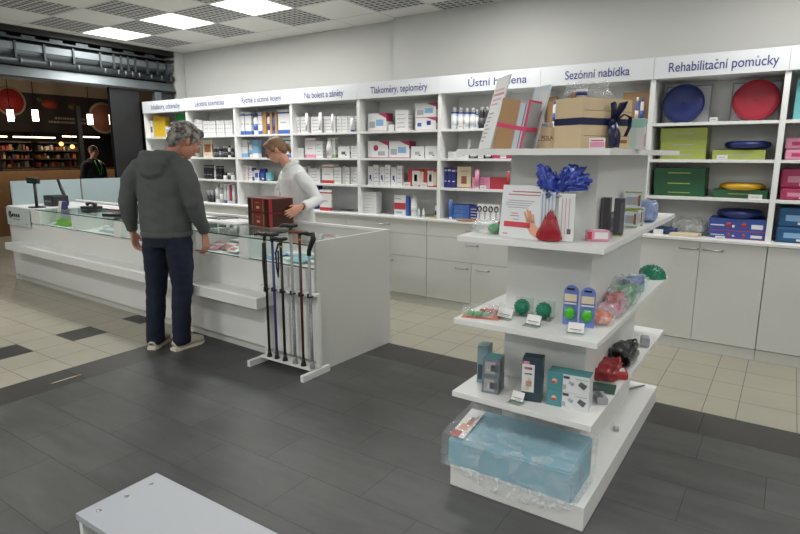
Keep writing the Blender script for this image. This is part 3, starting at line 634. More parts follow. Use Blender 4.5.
for k, (nm, c1, c2) in enumerate((('pale blue brochure','lb','w'),('white brochure with blue wave','w','blu'),('turquoise brochure','teal','lb'),('white brochure with turquoise strip','w','teal'))):
    slant(-.60+.15*k, .08+.04*(k % 2), Zf+.001+.003*k, .17, .15, .22, pal(c1), [(0,1,.3,.55,pal(c2)),(.5,1,.55,.8,pal('lb'))], '%s under the glass behind the walking sticks' % nm, 'brochure', 'brochure', rz=random.uniform(-.3, .3))
# small white goods in the open trough near the end panel
for k, (u, v, lx, ly, h) in enumerate(((-.33,.62,.10,.07,.10),(-.22,.66,.07,.05,.07),(-.45,.64,.12,.08,.05),(-.12,.68,.05,.05,.04),(-.55,.56,.09,.10,.07))):
    m = MB(); m.box(-lx/2, lx/2, -ly/2, ly/2, 0, h, pal('w'), bev=.002); m.box(-lx/2+.01, lx/2-.01, -ly/2-.0006, -ly/2, h*.3, h*.7, pal('gr')); m.box(-lx*.3, lx*.3, -ly*.3, ly*.3, h, h+.0008, pal('gr'))
    tag(m.build('carton', None, CW(u, v, .7155), TH+.3*k), 'small white carton in the counter trough, %s from the end panel' % ORD[[2,1,3,0,4][k]], 'box', 'small cartons in the counter trough')
for k, (u, v) in enumerate(((-1.02,.30),(-1.14,.28),(-.92,.33))):
    m = MB(); m.box(-.07, .07, -.05, .05, 0, .07, [pal('wb'), pal('w'), pal('gr')][k], bev=.002)
    for q in range(3): m.box(-.06, .06, -.0506, -.05, .012+.02*q, .02+.02*q, pal('gr'))
    tag(m.build('carton', None, CW(u, v, .7155), TH), 'pale striped carton under the counter glass behind the red boxes, %s' % ('pale blue, in the middle' if k == 0 else 'white, leftmost' if k == 1 else 'grey, rightmost'), 'box', 'striped cartons under the counter glass')
# white paper sheet and black tray on the glass right of the man
flat_print(-1.62, .60, .8775, .34, .22, pal('w'), [(.1,.9,.7,.76,pal('gr'))], 'white sheet of paper on the counter just right of the man')
flat_print(-1.9, .66, .8775, .3, .16, pal('dk'), [(.1,.9,.1,.9,pal('k'))], 'flat black mat on the counter right of the man', 'mat', h=.006, name='counter_mat')
# stacked dark red gift boxes
gold = mat('gold_print', (150,120,76), .45); dred = mat('dark_red_card', (104,30,30), .35); redm = mat('bright_red_print', (150,40,36), .4); brown = mat('dark_brown_card', (60,26,22), .35)
ang = math.radians(-10)
for k in range(2):
    z0 = .878+.118*k
    m = MB(); m.box(0, .32, 0, .24, 0, .116, dred, bev=.002)
    for f0, f1, mm in ((.03,.18,brown),(.2,.25,gold),(.30,.68,redm),(.71,.76,gold),(.83,.95,brown)): m.box(.32*f0, .32*f1, -.0008, 0, .006, .110, mm)
    m.box(.32*.42, .32*.56, -.0014, -.0008, .03, .05, pal('cream')); m.box(.32*.38, .32*.6, -.0014, -.0008, .075, .083, gold)
    m.box(.32, .3208, .03, .22, .006, .110, brown); m.box(.32, .3212, .0, .03, .006, .110, redm)
    t = m.build('gift_box', None, (-1.015, -1.474, z0), ang)
    tag(t, 'dark red gift box with gold print on the counter, %s of two' % ('lower' if k == 0 else 'upper'), 'box', 'dark red gift boxes on the counter')

# till equipment at the left end
Zt = .878
t = cthing('customer_display', 'black customer display on a thin pole at the left end of the counter', 'display', -4.50, .10, Zt)
m = MB(); m.box(-.08, .08, -.06, .06, 0, .012, black, bev=.003); m.build('base', t)
m = MB(); m.loft([(0, 0, .01), (-.015, .01, .27)], .016, black, n=10); m.build('pole', t)
m = MB(); m.box(-.15, .11, -.02, .02, .27, .335, black, bev=.004); m.box(-.12, .08, -.0215, -.02, .285, .32, mat('display_green', (30,70,58), .2)); m.build('screen', t)
t = cthing('receipt_printer', 'black receipt printer between the display pole and the phone', 'printer', -4.62, .36, Zt)
m = MB(); m.box(-.12, .12, -.09, .09, 0, .12, black, bev=.01); m.build('body', t)
m = MB(); m.box(-.08, .08, -.093, -.088, .05, .06, pal('gr')); m.build('paper_slot', t)
t = cthing('barcode_scanner_stand', 'slanting black scanner arm rising behind the receipt printer', 'scanner', -4.75, .50, Zt)
m = MB(); m.lathe([(.05, 0), (.05, .012), (.015, .02)], black); m.build('base', t)
m = MB(); m.loft([(.10, 0, .02), (-.02, 0, .17), (-.10, 0, .29)], [.016, .02, .014], black, n=10); m.build('arm', t)
t = tag(MB().box(-.05, .05, -.03, .03, 0, .085, mat('purple_card', (56,50,110), .5), bev=.004).build('card_box', None, CW(-4.08, .20, Zt), TH), 'small purple box on the counter beside the black phone', 'box')
t = tag(MB().box(-.03, .03, -.002, .002, 0, .11, pal('w'), Matrix.Rotation(-.25, 4, 'X')).build('paper_slip', None, CW(-3.86, .06, Zt), TH), 'upright white paper slip leaning on the counter glass', 'paper')
t = cthing('telephone', 'small black telephone on the counter right of the purple box', 'telephone', -3.86, .40, Zt)
m = MB(); m.box(-.09, .09, -.08, .08, 0, .03, black, bev=.006); m.build('base', t)
m = MB(); m.loft([(-.09, 0, .05), (-.04, 0, .06), (.04, 0, .06), (.09, 0, .05)], [.022, .014, .014, .022], black, n=10); m.build('handset', t)
m = MB(); m.loft([(0,0,.008),(.1,.02,.008),(.2,.0,.008),(.34,.03,.008),(.46,.01,.008)], .008, black, n=8)
tag(m.build('cable', None, CW(-3.7, .42, Zt), TH), 'black cable lying on the counter right of the telephone', 'cable')
t = cthing('card_terminal', 'small black card terminal on the glass left of the man', 'card terminal', -2.86, .12, Zt, .4)
m = MB(); m.box(-.09, .09, -.035, .035, 0, .03, black, bev=.006); m.build('body', t)
m = MB(); m.box(-.075, .0, -.02, .02, .03, .0315, pal('gr')); m.build('keypad', t)
m = MB(); m.box(.02, .07, -.022, .022, .03, .0315, mat('small_screen', (60,80,90), .2)); m.build('screen', t)
flat_print(-3.55, .58, Zt, .26, .18, pal('pk'), [(.1,.5,.2,.5,pal('w'))], 'pink leaflet on the staff worktop left of the man')
flat_print(-3.95, .60, Zt, .30, .2, pal('w'), [(.1,.9,.6,.7,pal('gr'))], 'white sheet on the staff worktop behind the telephone')
flat_print(-4.2, .32, Zt, .24, .15, pal('w'), [(.1,.9,.6,.7,pal('gr'))], 'white sheet beside the receipt printer')
t = cthing('monitor', 'black monitor on the counter showing its edge beside the man', 'monitor', -2.95, .66, Zt, -.5)
m = MB(); m.lathe([(.09, 0), (.09, .01), (.02, .02), (.018, .12)], black); m.build('stand', t)
m = MB(); m.box(-.2, .2, -.015, .015, .12, .40, black, bev=.004); m.build('housing', t)
m = MB(); m.box(-.185, .185, .0155, .0165, .135, .385, mat('dark_screen', (22,26,34), .15)); m.build('screen', t)

# ---------------------------------------------------------------- walking stick rack
t = thing('walking_stick_rack', 'small white rack holding walking sticks before the end of the counter', 'rack', (.03, -2.095, 0))
for x in (-.255, .255):
    m = MB(); m.box(x-.014, x+.014, -.13, .135, 0, .045, white, bev=.002); m.build('foot', t)
m = MB(); m.box(-.241, .241, -.035, .055, .045, .06, white, bev=.002); m.build('tray', t)
m = MB(); m.box(.232, .262, .035, .063, .045, .545, white, bev=.001); m.build('upright', t)
m = MB(); m.box(-.262, -.232, .035, .063, .045, .545, white, bev=.001); m.build('upright', t)
m = MB(); m.box(-.262, .262, .0, .063, .545, .562, white, bev=.001); m.build('clip_board', t)
clips = []
CANE = [(-.172, .935, 'black','black'), (-.098,.938,'navy','black'), (-.018,.915,'black','black'), (.078,1.01,'silver','black'), (.155,.975,'brown','wood'), (.235,.955,'silver','black')]
cm = {'black': mat('black_lacquer', (20,20,22), .3), 'navy': mat('patterned_navy_shaft', (52,56,110), .35, var=.5, vscale=60), 'silver': mat('grey_aluminium', (142,144,147), .45, .15), 'brown': mat('brown_lacquer', (70,32,24), .3), 'wood': mat('wooden_handle', (112,72,48), .4)}
clabs = ['black walking stick with a black strap, leftmost in the rack', 'walking stick with a patterned navy shaft','black walking stick with a hanging wrist strap and gold collar','grey aluminium walking stick, the tallest, with a black handle','brown walking stick with a wooden handle','grey aluminium walking stick with a big black handle, rightmost in the rack']
for k, (x, h, sh, hd_) in enumerate(CANE):
    m = MB()
    m.loft([(x+.005+.016*math.cos(a), -.012+.016*math.sin(a), .553) for a in [PI*.15+PI*1.7*q/8-PI*.85+PI*1.5 for q in range(9)]], .0045, softblack, n=6); m.box(x-.024, x-.012, -.014, .004, .54, .566, softblack); m.build('clip', t)
    c_ = thing('walking_stick', clabs[k], 'walking stick', (.035+x, -2.107, .06), 0, 'walking sticks in the white rack')
    hh = h-.06; r_ = .0095
    m = MB(); m.loft([(0, 0, .03), (0, 0, hh-.03)], r_, cm[sh], n=12)
    if k in (3, 5):
        m.loft([(0, 0, .03), (0, 0, .38)], .011, cm['silver'], n=12)
        for q in range(8): m.lathe([(.003, 0), (.003, .0125)], black, Matrix.Translation((0, 0, .2+.04*q)) @ Matrix.Rotation(PI/2, 4, 'X'), n=6)
    m.build('shaft', c_)
    m = MB(); m.lathe([(.019, 0), (.018, .012), (.0125, .03), (.0125, .05)], cm['silver'] if k in (3, 5) else black, n=14); m.build('rubber_tip', c_)
    hm = cm['wood'] if hd_ == 'wood' else black
    m = MB()
    s_ = 1.35 if k == 5 else 1
    if k == 5: m.loft([(-.07, -.01, hh+.005), (-.045, -.005, hh+.018), (0, 0, hh+.012), (.035, 0, hh+.014), (.04, 0, hh-.02), (.018, 0, hh-.06), (0, 0, hh-.10), (0, 0, hh-.13)], [(.012,.012),(.015,.015),(.016,.016),(.019,.018),(.018,.018),(.016,.016),(.015,.015),(.014,.014)], hm, n=12)
    else: m.loft([(-.065, -.03, hh-.006), (-.04, -.02, hh+.002), (0, 0, hh-.004), (.03, .012, hh+.002), (.045, .02, hh+.001)], [(.009,.010),(.013,.013),(.014,.014),(.012,.012),(.007,.008)], hm, n=12); m.loft([(0, 0, hh-.05), (0, 0, hh-.005)], [.011, .014], hm, n=12)
    m.build('grip', c_)
    if k in (0, 2, 4):
        m = MB(); m.lathe([(.0125, hh-.06), (.0125, hh-.045)], gold, n=12); m.build('collar', c_)
    if k == 0:
        m = MB(); m.loft([(.0, -.013, hh-.06), (-.004, -.016, hh-.2), (.004, -.016, hh-.36), (-.004, -.016, hh-.40)], (.013, .005), softblack, n=8); m.build('strap', c_)
    if k == 2:
        m = MB(); m.loft([(-.01, -.012, hh-.03), (-.035, -.016, hh-.10), (-.03, -.016, hh-.2), (-.02, -.016, hh-.26), (-.012, -.016, hh-.2), (-.012, -.014, hh-.08)], .006, softblack, n=8); m.build('strap', c_)

# ---------------------------------------------------------------- display island
ix0, ix1, iy0, iy1 = 1.665, 2.262, -2.716, -1.246
isl = thing('display_island', 'white display island with four shelves around a central column', 'display stand', ((ix0+ix1)/2, (iy0+iy1)/2, 0))
hx, hy = (ix1-ix0)/2, (iy1-iy0)/2
m = MB(); m.box(-hx, hx, -hy, hy, .0, .102, white, bev=.002); m.build('base', isl)
icx, icy = (ix0+ix1)/2, (iy0+iy1)/2
m = MB(); m.box(1.775-icx, 2.15-icx, -2.42-icy, -1.47-icy, .102, 1.462, white, bev=.001); m.build('column', isl)
def shelf(z, x0, x1, y0, y1, th=.024):
    m = MB(); m.box(x0-icx, x1-icx, y0-icy, y1-icy, z-th, z, white, bev=.0015); return m.build('shelf_board', isl)
shelf(.45, 1.665, 2.268, -2.716, -1.225)
shelf(.78, 1.665, 2.268, -2.712, -1.25)
shelf(1.14, 1.685, 2.275, -2.735, -1.25)
m = MB(); m.box(1.665-icx, 2.268-icx, -2.716-icy, -1.25-icy, 1.463, 1.487, white, bev=.0015); m.build('shelf_board', isl)

# bench in the foreground
bn = thing('bench', 'low white bench with three round screw caps in the foreground', 'bench', (1.112, -3.786, 0), math.radians(.4))
m = MB(); m.box(0, 1.3, -.272, 0, .378, .40, mat('bench_top_laminate', (160,164,170), .35), bev=.002); m.build('top', bn)
m = MB(); m.box(.012, .03, -.27, -.01, 0, .378, white); m.build('side_panel', bn)
m = MB(); m.box(1.27, 1.288, -.27, -.01, 0, .378, white); m.build('side_panel', bn)
m = MB(); m.box(.03, 1.27, -.05, -.03, .2, .378, white); m.build('rail', bn)
for y in (-.05, -.135, -.225):
    m = MB(); m.lathe([(.008, .4), (.0075, .4015), (.004, .403)], chrome, Matrix.Translation((.045, y, 0)), n=14); m.build('screw_cap', bn)
# ---------------------------------------------------------------- goods on the wall shelves
def carton_mesh(w_, d, h, c1, c2, st, m=None):
    m = m or MB(); a, b = pal(c1), pal(c2); e = .0006
    m.box(-w_/2, w_/2, 0, d, 0, h, a)
    def pr(x0, x1, z0, z1, mm, side=True):
        m.box(-w_/2+x0*w_, -w_/2+x1*w_, -e, 0, z0*h, z1*h, mm)
        if side: m.box(w_/2, w_/2+e, .05*d, .95*d, z0*h, z1*h, mm)
    g, k, wv = pal('gr'), pal('k'), pal('w')
    if st == 'lines':
        for q in range(4): pr(.12, .80-.1*(q % 2), .16+.2*q, .20+.2*q, g if c2 == 'gr' else b)
    elif st == 'grid':
        for q in range(3):
            pr(.08, .92, .2+.27*q, .235+.27*q, g)
        for x in (.25, .5, .75): m.box(-w_/2+(x-.015)*w_, -w_/2+(x+.015)*w_, -e*1.4, 0, .05*h, .95*h, g)
    elif st == 'bands': pr(0, 1, .0, .17, b); pr(0, 1, .84, .90, b); pr(.2, .7, .45, .5, g)
    elif st == 'bottom': pr(0, 1, 0, .25, b); pr(.2, .8, .6, .66, g)
    elif st == 'top': pr(.1, .9, .82, .9, b); pr(.2, .8, .3, .35, b, False)
    elif st == 'band': pr(0, 1, .30, .62, b); pr(.1, .6, .78, .84, g); pr(.15, .7, .1, .2, pal('lb'))
    elif st == 'pic': pr(.15, .85, .3, .75, b); pr(.2, .6, .12, .18, g)
    elif st == 'frame': pr(.0, 1, 0, .04, b, False); pr(.0, 1, .96, 1, b, False); pr(.3, .7, .2, .55, pal('brn'), False); pr(.2, .8, .75, .8, g, False)
    elif st == 'dot': pr(.3, .65, .3, .55, b); pr(.6, .75, .2, .3, k, False)
    elif st == 'text': pr(.28, .72, .46, .56, pal('gr') if c1 == 'lime' else pal('lime'), False); pr(.0, 1, .02, .04, g if c1 == 'lime' else pal('dgrn'))
    elif st == 'dots':
        for x in (.36, .62): m.lathe([(.10*h*2, 0), (.10*h*2, .001)], b, Matrix.Translation((-w_/2+x*w_, 0, h*.5)) @ Matrix.Rotation(PI/2, 4, 'X'), n=16)
        pr(.75, .95, .25, .6, wv, False); pr(.03, .28, .4, .5, wv, False); pr(0, 1, 0, .06, b); pr(.42, .46, .3, .5, wv, False)
    elif st == 'shelf':
        for q in range(6): pr(.05, .95, .12+.14*q, .135+.14*q, g, False)
    elif st == 'pic2': pr(.28, .75, .06, .9, wv, False); pr(.4, .6, .3, .7, k, False); pr(.76, 1, .1, .85, pal('cream'), False)
    elif st.startswith('corner'):
        bm_ = m.bm; vs = [bm_.verts.new(p) for p in ((w_/2-.48*w_, -e, h-.0005), (w_/2-.0005, -e, h-.0005), (w_/2-.0005, -e, h*.72))]; bm_.faces.new(vs)
        m._fin(vs, b)
        m.box(w_/2, w_/2+e, .0, .95*d, .55*h, h, b)
        if st == 'corner': pr(.08, .4, .2, .55, g, False); pr(.45, .85, .3, .65, pal('lb'), False)
        elif st == 'corner2': pr(.1, .3, .3, .6, pal('blu'), False); pr(.55, .75, .4, .75, pal('nav'), False)
        else: m.lathe([(.18*h, 0), (.18*h, .001)], b, Matrix.Translation((-w_*.1, 0, h*.6)) @ Matrix.Rotation(PI/2, 4, 'X'), n=14); pr(.5, .85, .15, .4, g, False)
        pr(0, 1, 0, .04, b, False)
    return m
LV = {1:'top shelf',2:'second shelf',3:'third shelf',4:'worktop'}
SG = ['the leftmost sign','the cosmetics sign','the healing sign','the pain relief sign','the blood pressure sign','the oral hygiene sign','the seasonal offer sign','the rehabilitation aids sign','the cut off rightmost sign']
SG = ['leftmost unit','cosmetics unit','healing unit','pain relief unit','thermometer unit','oral hygiene unit','seasonal unit','rehabilitation unit','rightmost unit']
LEV = {1: 1.703, 2: 1.434, 3: 1.157, 4: .86}
cats = {'carton':('carton','box'),'bottle':('bottle','bottle'),'tube':('tube','tube'),'jar':('jar','jar'),'tag':('price_card','price card')}
cnt = {}
srt = sorted(ITEMS, key=lambda o: (o[0], o[1], o[3]))
from collections import Counter
tot = Counter((o[0], o[1], o[11]) for o in ITEMS)
seen = Counter()
for (mod, lv, kind, x0, x1, z0, z1, yf, c1, c2, st, look) in srt:
    key = (mod, lv, look); seen[key] += 1
    where = '%s, %s' % (LV[lv], SG[mod])
    lab = look+', '+(where if tot[key] == 1 else '%s such from left, %s' % (ORD[seen[key]-1], where))
    w_, h = x1-x0, z1-z0; xc = (x0+x1)/2
    nm, cat = cats[kind]
    grp = '%s under %s' % ({'carton':'cartons','bottle':'bottles','tube':'tubes','jar':'jars','tag':'price cards'}[kind], SG[mod])
    if kind == 'carton':
        d = min(.13, max(.04, w_*.6)) if w_ < .25 else .24
        if look.startswith(('framed', 'leaning', 'white display card')): d = .02
        if st == 'plain' and c1 in ('teal',): d = .25
        if 'soft pack' in look or 'pack' in look:
            m = MB(); m.box(-w_/2, w_/2, 0, d, 0, h, pal(c1), bev=min(.018, h*.3, w_*.3)); m.box(-w_*.35, w_*.3, -.0008, .002, h*.3, h*.62, pal(c2)); m.box(-w_*.1, w_*.3, -.0012, .002, h*.12, h*.25, pal('w'))
        else: m = carton_mesh(w_, d, h, c1, c2, st)
        tag(m.build(nm, None, (xc, yf, z0)), lab, cat, grp)
    elif kind == 'tag':
        t = thing(nm, lab, cat, (xc, yf-.005, z0), 0, grp); 
        m = MB(); m.box(-w_/2, w_/2, 0, .02, 0, .003, glass_m); m.box(-w_/2, w_/2, 0, .0015, .003, h, pal('w')); o = m.build('card', t)
        m = MB(); m.box(-w_*.3, w_*.3, -.0006, 0, h*.4, h*.55, pal('gr')); m.build('price_print', t)
    else:
        r = w_/2*.97; t = thing(nm, lab, cat, (xc, yf+r, z0), 0, grp)
        n = 14
        if kind == 'bottle':
            nz = 'nozzle' in look
            m = MB(); m.lathe([(r*.92, 0), (r, .006), (r, h*.74), (r*.8, h*.8), (r*.5, h*.84), (r*.5, h*.86)], pal(c1), n=n); m.build('body', t)
            m = MB(); m.lathe([(r*.62 if not nz else r*.45, h*.84), (r*.62 if not nz else r*.3, h*.93), (r*.55 if not nz else r*.12, h)], pal('w' if c1 == 'wb' else c2), n=n); m.build('cap', t)
            if c1 == 'wb':
                m = MB(); m.lathe([(r*1.02, h*.72), (r*1.02, h*.80)], pal(c2), n=n); m.build('neck_ring', t)
                m = MB(); m.lathe([(r*1.015, h*.12), (r*1.015, h*.6)], pal('w'), n=n); m.build('label', t)
            else:
                m = MB(); m.lathe([(r*1.015, h*.2), (r*1.015, h*.5)], pal(c2 if c1 != 'dk' else 'k'), n=n); m.build('label', t)
        elif kind == 'tube':
            m = MB(); m.lathe([(r*.8, 0), (r*.8, h*.14)], pal('w' if c2 != 'blu' else 'blu'), n=n); m.build('cap', t)
            top_ = r*.25 if c2 != 'cone' else r*.1
            m = MB(); m.loft([(0, 0, h*.14), (0, 0, h*.55), (0, 0, h)], [(r*.95, r*.95), (r, r*.75), (r if st != 'cone' else r*.3, .003)], pal(c1), n=n); m.build('body', t)
            m = MB(); m.box(-r, r, -.004, .004, h*.965, h, pal(c2 if c2 in PAL else 'w')); m.build('crimp', t)
        else:
            m = MB(); m.lathe([(r*.95, 0), (r, .005), (r, h*.62)], pal(c1), n=n); m.build('body', t)
            m = MB(); m.lathe([(r*.98, h*.62), (r, h*.95), (r*.9, h)], pal(c2), n=n); m.build('lid', t)

# seat cushions (air discs)
def disc_prof(r, t):
    return [(.002, -t*.30), (r*.3, -t*.38), (r*.75, -t*.5), (r*.93, -t*.38), (r*.995, -t*.1), (r*.995, t*.1), (r*.93, t*.38), (r*.75, t*.5), (r*.3, t*.38), (.002, t*.30)]
def disc(label, loc, r, t, mm, rot=(0, 0, 0)):
    th = thing('air_cushion', label, 'cushion', loc, rot=rot, group='round air cushions under the rehabilitation aids sign')
    m = MB(); m.lathe(disc_prof(r, t), mm, n=40); m.build('cushion', th)
    m = MB(); m.lathe([(.008, t*.28), (.008, t*.34), (.004, t*.36)], mm, n=10); m.build('valve', th)
bluec = mat('blue_rubber', (20,36,96), .4, var=.06, vscale=90); redc = mat('red_rubber', (146,24,44), .4, var=.06, vscale=90); yelc = mat('yellow_rubber', (196,150,28), .4)
for nm, x0, x1, xd, rr, mm in (('blue', 1.90, 2.235, 2.067, .158, bluec), ('red', 2.355, 2.68, 2.52, .160, redc)):
    pass
def packed(col, x0, x1, xc, r, mm, vz=1.703):
    t = thing('cushion_pack', 'clear square pack behind the %s air cushion on the top shelf' % col, 'packaging', ((x0+x1)/2, .20, vz), 0, 'packs of air cushions')
    w_ = (x1-x0)/2; R_ = Matrix.Rotation(-.10, 4, 'X')
    m = MB(); m.box(-w_, w_, 0, .004, 0, .285, mat('pack_card', (176,178,182), .4), R_); m.build('card', t)
    m = MB()
    for a in ((-w_, -w_+.008, 0, .285), (w_-.008, w_, 0, .285), (-w_, w_, 0, .008), (-w_, w_, .277, .285)): m.box(a[0], a[1], -.006, .006, a[2], a[3], mat('pack_edge', (120,122,128), .4), R_)
    m.build('edge', t)
    disc('large %s air cushion standing upright on the top shelf' % col, (xc, .135, vz+r*.985), r, .06, mm, (PI/2-.14, 0, 0))
packed('blue', 1.915, 2.235, 2.055, .147, bluec); packed('red', 2.365, 2.675, 2.527, .148, redc)
disc('blue air cushion lying on a lime box, second shelf', (2.505, .185, 1.536+.004), .150, .052, bluec)
disc('yellow air cushion lying on a green box, third shelf', (2.50, .185, 1.2385), .150, .050, yelc)
disc('blue air cushion lying on the blue and red boxes, worktop', (2.505, .17, 1.0385), .150, .062, bluec)

# soft things on the right worktop
clearf = film('clear_film')
def pouch(label, cat, loc, sx, sy, sz, mm, rz=0, name='pouch', seed=0, group=None, amp=.25, parts=None, M=None):
    m = MB(); vs = bmesh.ops.create_icosphere(m.bm, subdivisions=4, radius=1)['verts']
    for v in vs:
        c = v.co.copy(); n_ = noise.noise(c*2.2+Vector((seed, seed*.7, 1)))*amp
        f = lambda q: math.copysign(abs(q)**.55, q)
        v.co = Vector((f(c.x)*sx/2*(1+n_*.4), f(c.y)*sy/2*(1+n_*.4), (f(c.z)*.5+.5)*sz*(1+n_*.8) if c.z > 0 else (f(c.z)*.5+.5)*sz))
    m._fin(vs, mm, M, True)
    o = m.build(name, None, loc, rz)
    if label: tag(o, label, cat, group)
    return o
pouch('flat dark blue soft pack on the right worktop behind the island', 'pack', (2.0, .10, WT), .22, .14, .05, mat('dark_blue_pack', (34,56,100), .35, var=.4, vscale=20), 0, 'soft_pack', 3)
tag(MB().box(-.035, .035, 0, .002, 0, .04, pal('w')).build('price_card', None, (1.98, .01, WT)), 'white price card before the dark blue pack on the right worktop', 'price card')
t = pouch('clear bag standing beside the blue and red boxes', 'bag', (2.17, .18, WT), .26, .18, .12, film('clear_bag_film', density=.3), 0, 'clear_bag', 5)
tag(MB().box(-.10, .10, -.07, .07, 0, .022, pal('cream'), bev=.004).build('flat_pad', None, (2.17, .03, WT), -.08), 'flat cream pad lying before the clear bag', 'pad')

# toothbrush rack, wooden tray on the middle worktop
t = thing('toothbrush_rack', 'small white rack with dark round holes on the oral hygiene worktop', 'rack', (.50, .04, WT), .05)
m = MB(); m.box(-.10, .12, 0, .012, 0, .16, white, bev=.006); m.build('board', t)
m = MB(); m.box(-.10, .12, 0, .10, 0, .01, white); m.build('base', t)
for k in range(4):
    m = MB(); m.loft([(-.075+.055*k+.018*math.cos(a*PI/6), -.004, .115+.024*math.sin(a*PI/6)) for a in range(12)], .005, softblack, n=6, closed=True); m.build('ring', t)
    m = MB(); m.box(-.082+.055*k, -.068+.055*k, -.006, 0, .02, .08, pal('gr')); m.build('brush', t)
m = MB(); m.loft([(.10*math.cos(a*PI/8), .045*math.sin(a*PI/8), .012) for a in range(16)], .006, pal('kr'), n=6, closed=True); m.prism([(.10*math.cos(a*PI/8), .045*math.sin(a*PI/8)) for a in range(16)], 0, .01, pal('kr'))
tag(m.build('wooden_tray', None, (.33, -.045, WT)), 'small oval wooden tray on the worktop before the blue cartons', 'tray')
for k, (x, z, w_) in enumerate(((-1.35, WT, .26), (-1.62, WT, .20), (-1.5, WT+.004, .18), (-1.25, WT+.005, .16))):
    m = MB(); m.box(-w_/2, w_/2, -.06, .06, 0, .004, pal(['gr','w','wb','k'][k]), bev=.001)
    tag(m.build('leaflet', None, (x, .04+.03*k, z+.001*k), .15*k-.2), '%s leaflet lying flat on the worktop below Na bolest a záněty' % ['grey','white','pale','dark grey'][k], 'leaflet', 'flat leaflets on the worktop')
m = MB(); m.box(-.06, .06, -.03, .03, 0, .008, pal('cream')); tag(m.build('tray', None, (-.05, -.05, WT)), 'tiny beige tray at the worktop edge by the shelf divider', 'tray')
# ---------------------------------------------------------------- goods on the display island
def pbox(name, label, cat, loc, w_, d, h, faces=(), base='w', rz=0, group=None, bev=.001, rot=None, basem=None):
    """box centred on loc (base), with printed panels: (face, x0, x1, z0, z1, colour) face F/R/T/L"""
    m = MB(); m.box(-w_/2, w_/2, -d/2, d/2, 0, h, basem or pal(base), bev=bev); e = .0007
    for f, a, b2, c_, d2, mm in faces:
        mm = pal(mm) if isinstance(mm, str) else mm
        if f == 'F': m.box(-w_/2+a*w_, -w_/2+b2*w_, -d/2-e, -d/2, c_*h, d2*h, mm)
        if f == 'R': m.box(w_/2, w_/2+e, -d/2+a*d, -d/2+b2*d, c_*h, d2*h, mm)
        if f == 'L': m.box(-w_/2-e, -w_/2, -d/2+a*d, -d/2+b2*d, c_*h, d2*h, mm)
        if f == 'T': m.box(-w_/2+a*w_, -w_/2+b2*w_, -d/2+c_*d, -d/2+d2*d, h, h+e, mm)
    o = m.build(name, None, loc, rz)
    if rot: o.rotation_euler = rot
    return tag(o, label, cat, group)
pine = mat('pale_pine', (208,186,152), .6, var=.12, vscale=5); pine_d = mat('pine_gap', (140,110,76), .8); burn = mat('burnt_print', (146,100,62), .6)
navyr = mat('navy_satin', (26,30,68), .35)
tealc = mat('teal_card', (74,136,142), .4); skin_pr = mat('printed_skin', (214,160,136), .6); slate = mat('slate_card', (66,76,84), .4); mint = mat('mint_card', (146,194,186), .4)
# shelf D, eye level
def ry(a, rz): return (0, a, rz)
Rb = Matrix.Translation((1.79, -2.635, 1.488)) @ Matrix.Rotation(math.radians(134+180), 4, 'Z') @ Matrix.Rotation(math.radians(-15), 4, 'X')
def leaning(label, Mx, w_, h, base, marks, th=.006):
    m = MB(); m.box(0, w_, -th, 0, 0, h, base)
    for a, b2, c_, d, mm in marks: m.box(a*w_, b2*w_, -th-.0007, -th, c_*h, d*h, mm)
    o = m.build('display_card'); o.matrix_world = Mx; return tag(o, label, 'card')
marks = [(.12,.85,.80,.83,pal('pk')),(.12,.9,.74,.77,pal('red')),(.12,.8,.67,.70,pal('pk')),(.12,.6,.61,.635,pal('pk'))]+[(.1,.3+.07*(q % 4),.10+.055*q,.12+.055*q,pal('gr')) for q in range(8)]
dirb = math.radians(-46)
Mx = Matrix.Translation((1.675, -2.53, 1.488)) @ Matrix.Rotation(dirb, 4, 'Z') @ Matrix.Rotation(math.radians(-15), 4, 'X')
leaning('tall white information card leaning at the left end of the eye level shelf', Mx, .15, .30, pal('w'), marks)
Mx = Matrix.Translation((1.845, -2.49, 1.488)) @ Matrix.Rotation(math.radians(-38), 4, 'Z') @ Matrix.Rotation(math.radians(-14), 4, 'X')
leaning('pale leaning card behind the kraft gift box with pink ribbon', Mx, .12, .255, pal('wb'), [(.5,.95,.1,.9,pal('w')),(.55,.9,.2,.6,pal('pk'))])
kt = thing('gift_box', 'kraft gift box with pink ribbon leaning on the eye level shelf', 'box', (1.795, -2.60, 1.489), rot=(0, math.radians(11), math.radians(-3)))
m = MB(); m.box(0, .078, -.05, .05, 0, .198, pal('kr'), bev=.0015); m.box(.078, .122, -.05, .05, 0, .198, pal('gr')); m.box(.082, .118, -.0507, .05, .01, .19, mat('pale_window', (190,196,206), .2)); m.box(.103, .106, -.0515, -.05, .02, .19, slate); m.build('box', kt)
rib = mat('pink_ribbon', (204,60,104), .4)
m = MB(); m.box(-.001, .126, -.052, .052, .088, .104, rib); m.box(.113, .121, -.0525, .052, -.0, .206, rib); m.build('ribbon', kt)
cr = thing('wooden_crate', 'small pale wooden crate printed POLA between kraft box and large pine box', 'crate', (1.955, -2.50, 1.488))
m = MB(); m.box(-.075, .075, -.05, .05, 0, .084, pine, bev=.002); m.build('body', cr)
lettering('POLA', .048, .015, burn, cr, (.024, -.0506, .042), name='lettering', bold=.03)
m = MB(); m.loft([(-.020+.008*math.cos(a*PI/6), -.0506, .049+.008*math.sin(a*PI/6)) for a in range(12)], .0018, burn, n=5, closed=True); m.box(-.026, -.014, -.0512, -.05, .0475, .0505, burn); m.box(-.015, .04, -.0512, -.05, .031, .033, burn); m.build('emblem', cr)
pbox('carton', 'small white carton with grey top on the pale crate', 'box', (1.945, -2.49, 1.573), .05, .05, .018, [('F',.1,.9,.2,.8,'gr')])
a0 = math.atan2(.23, .118)
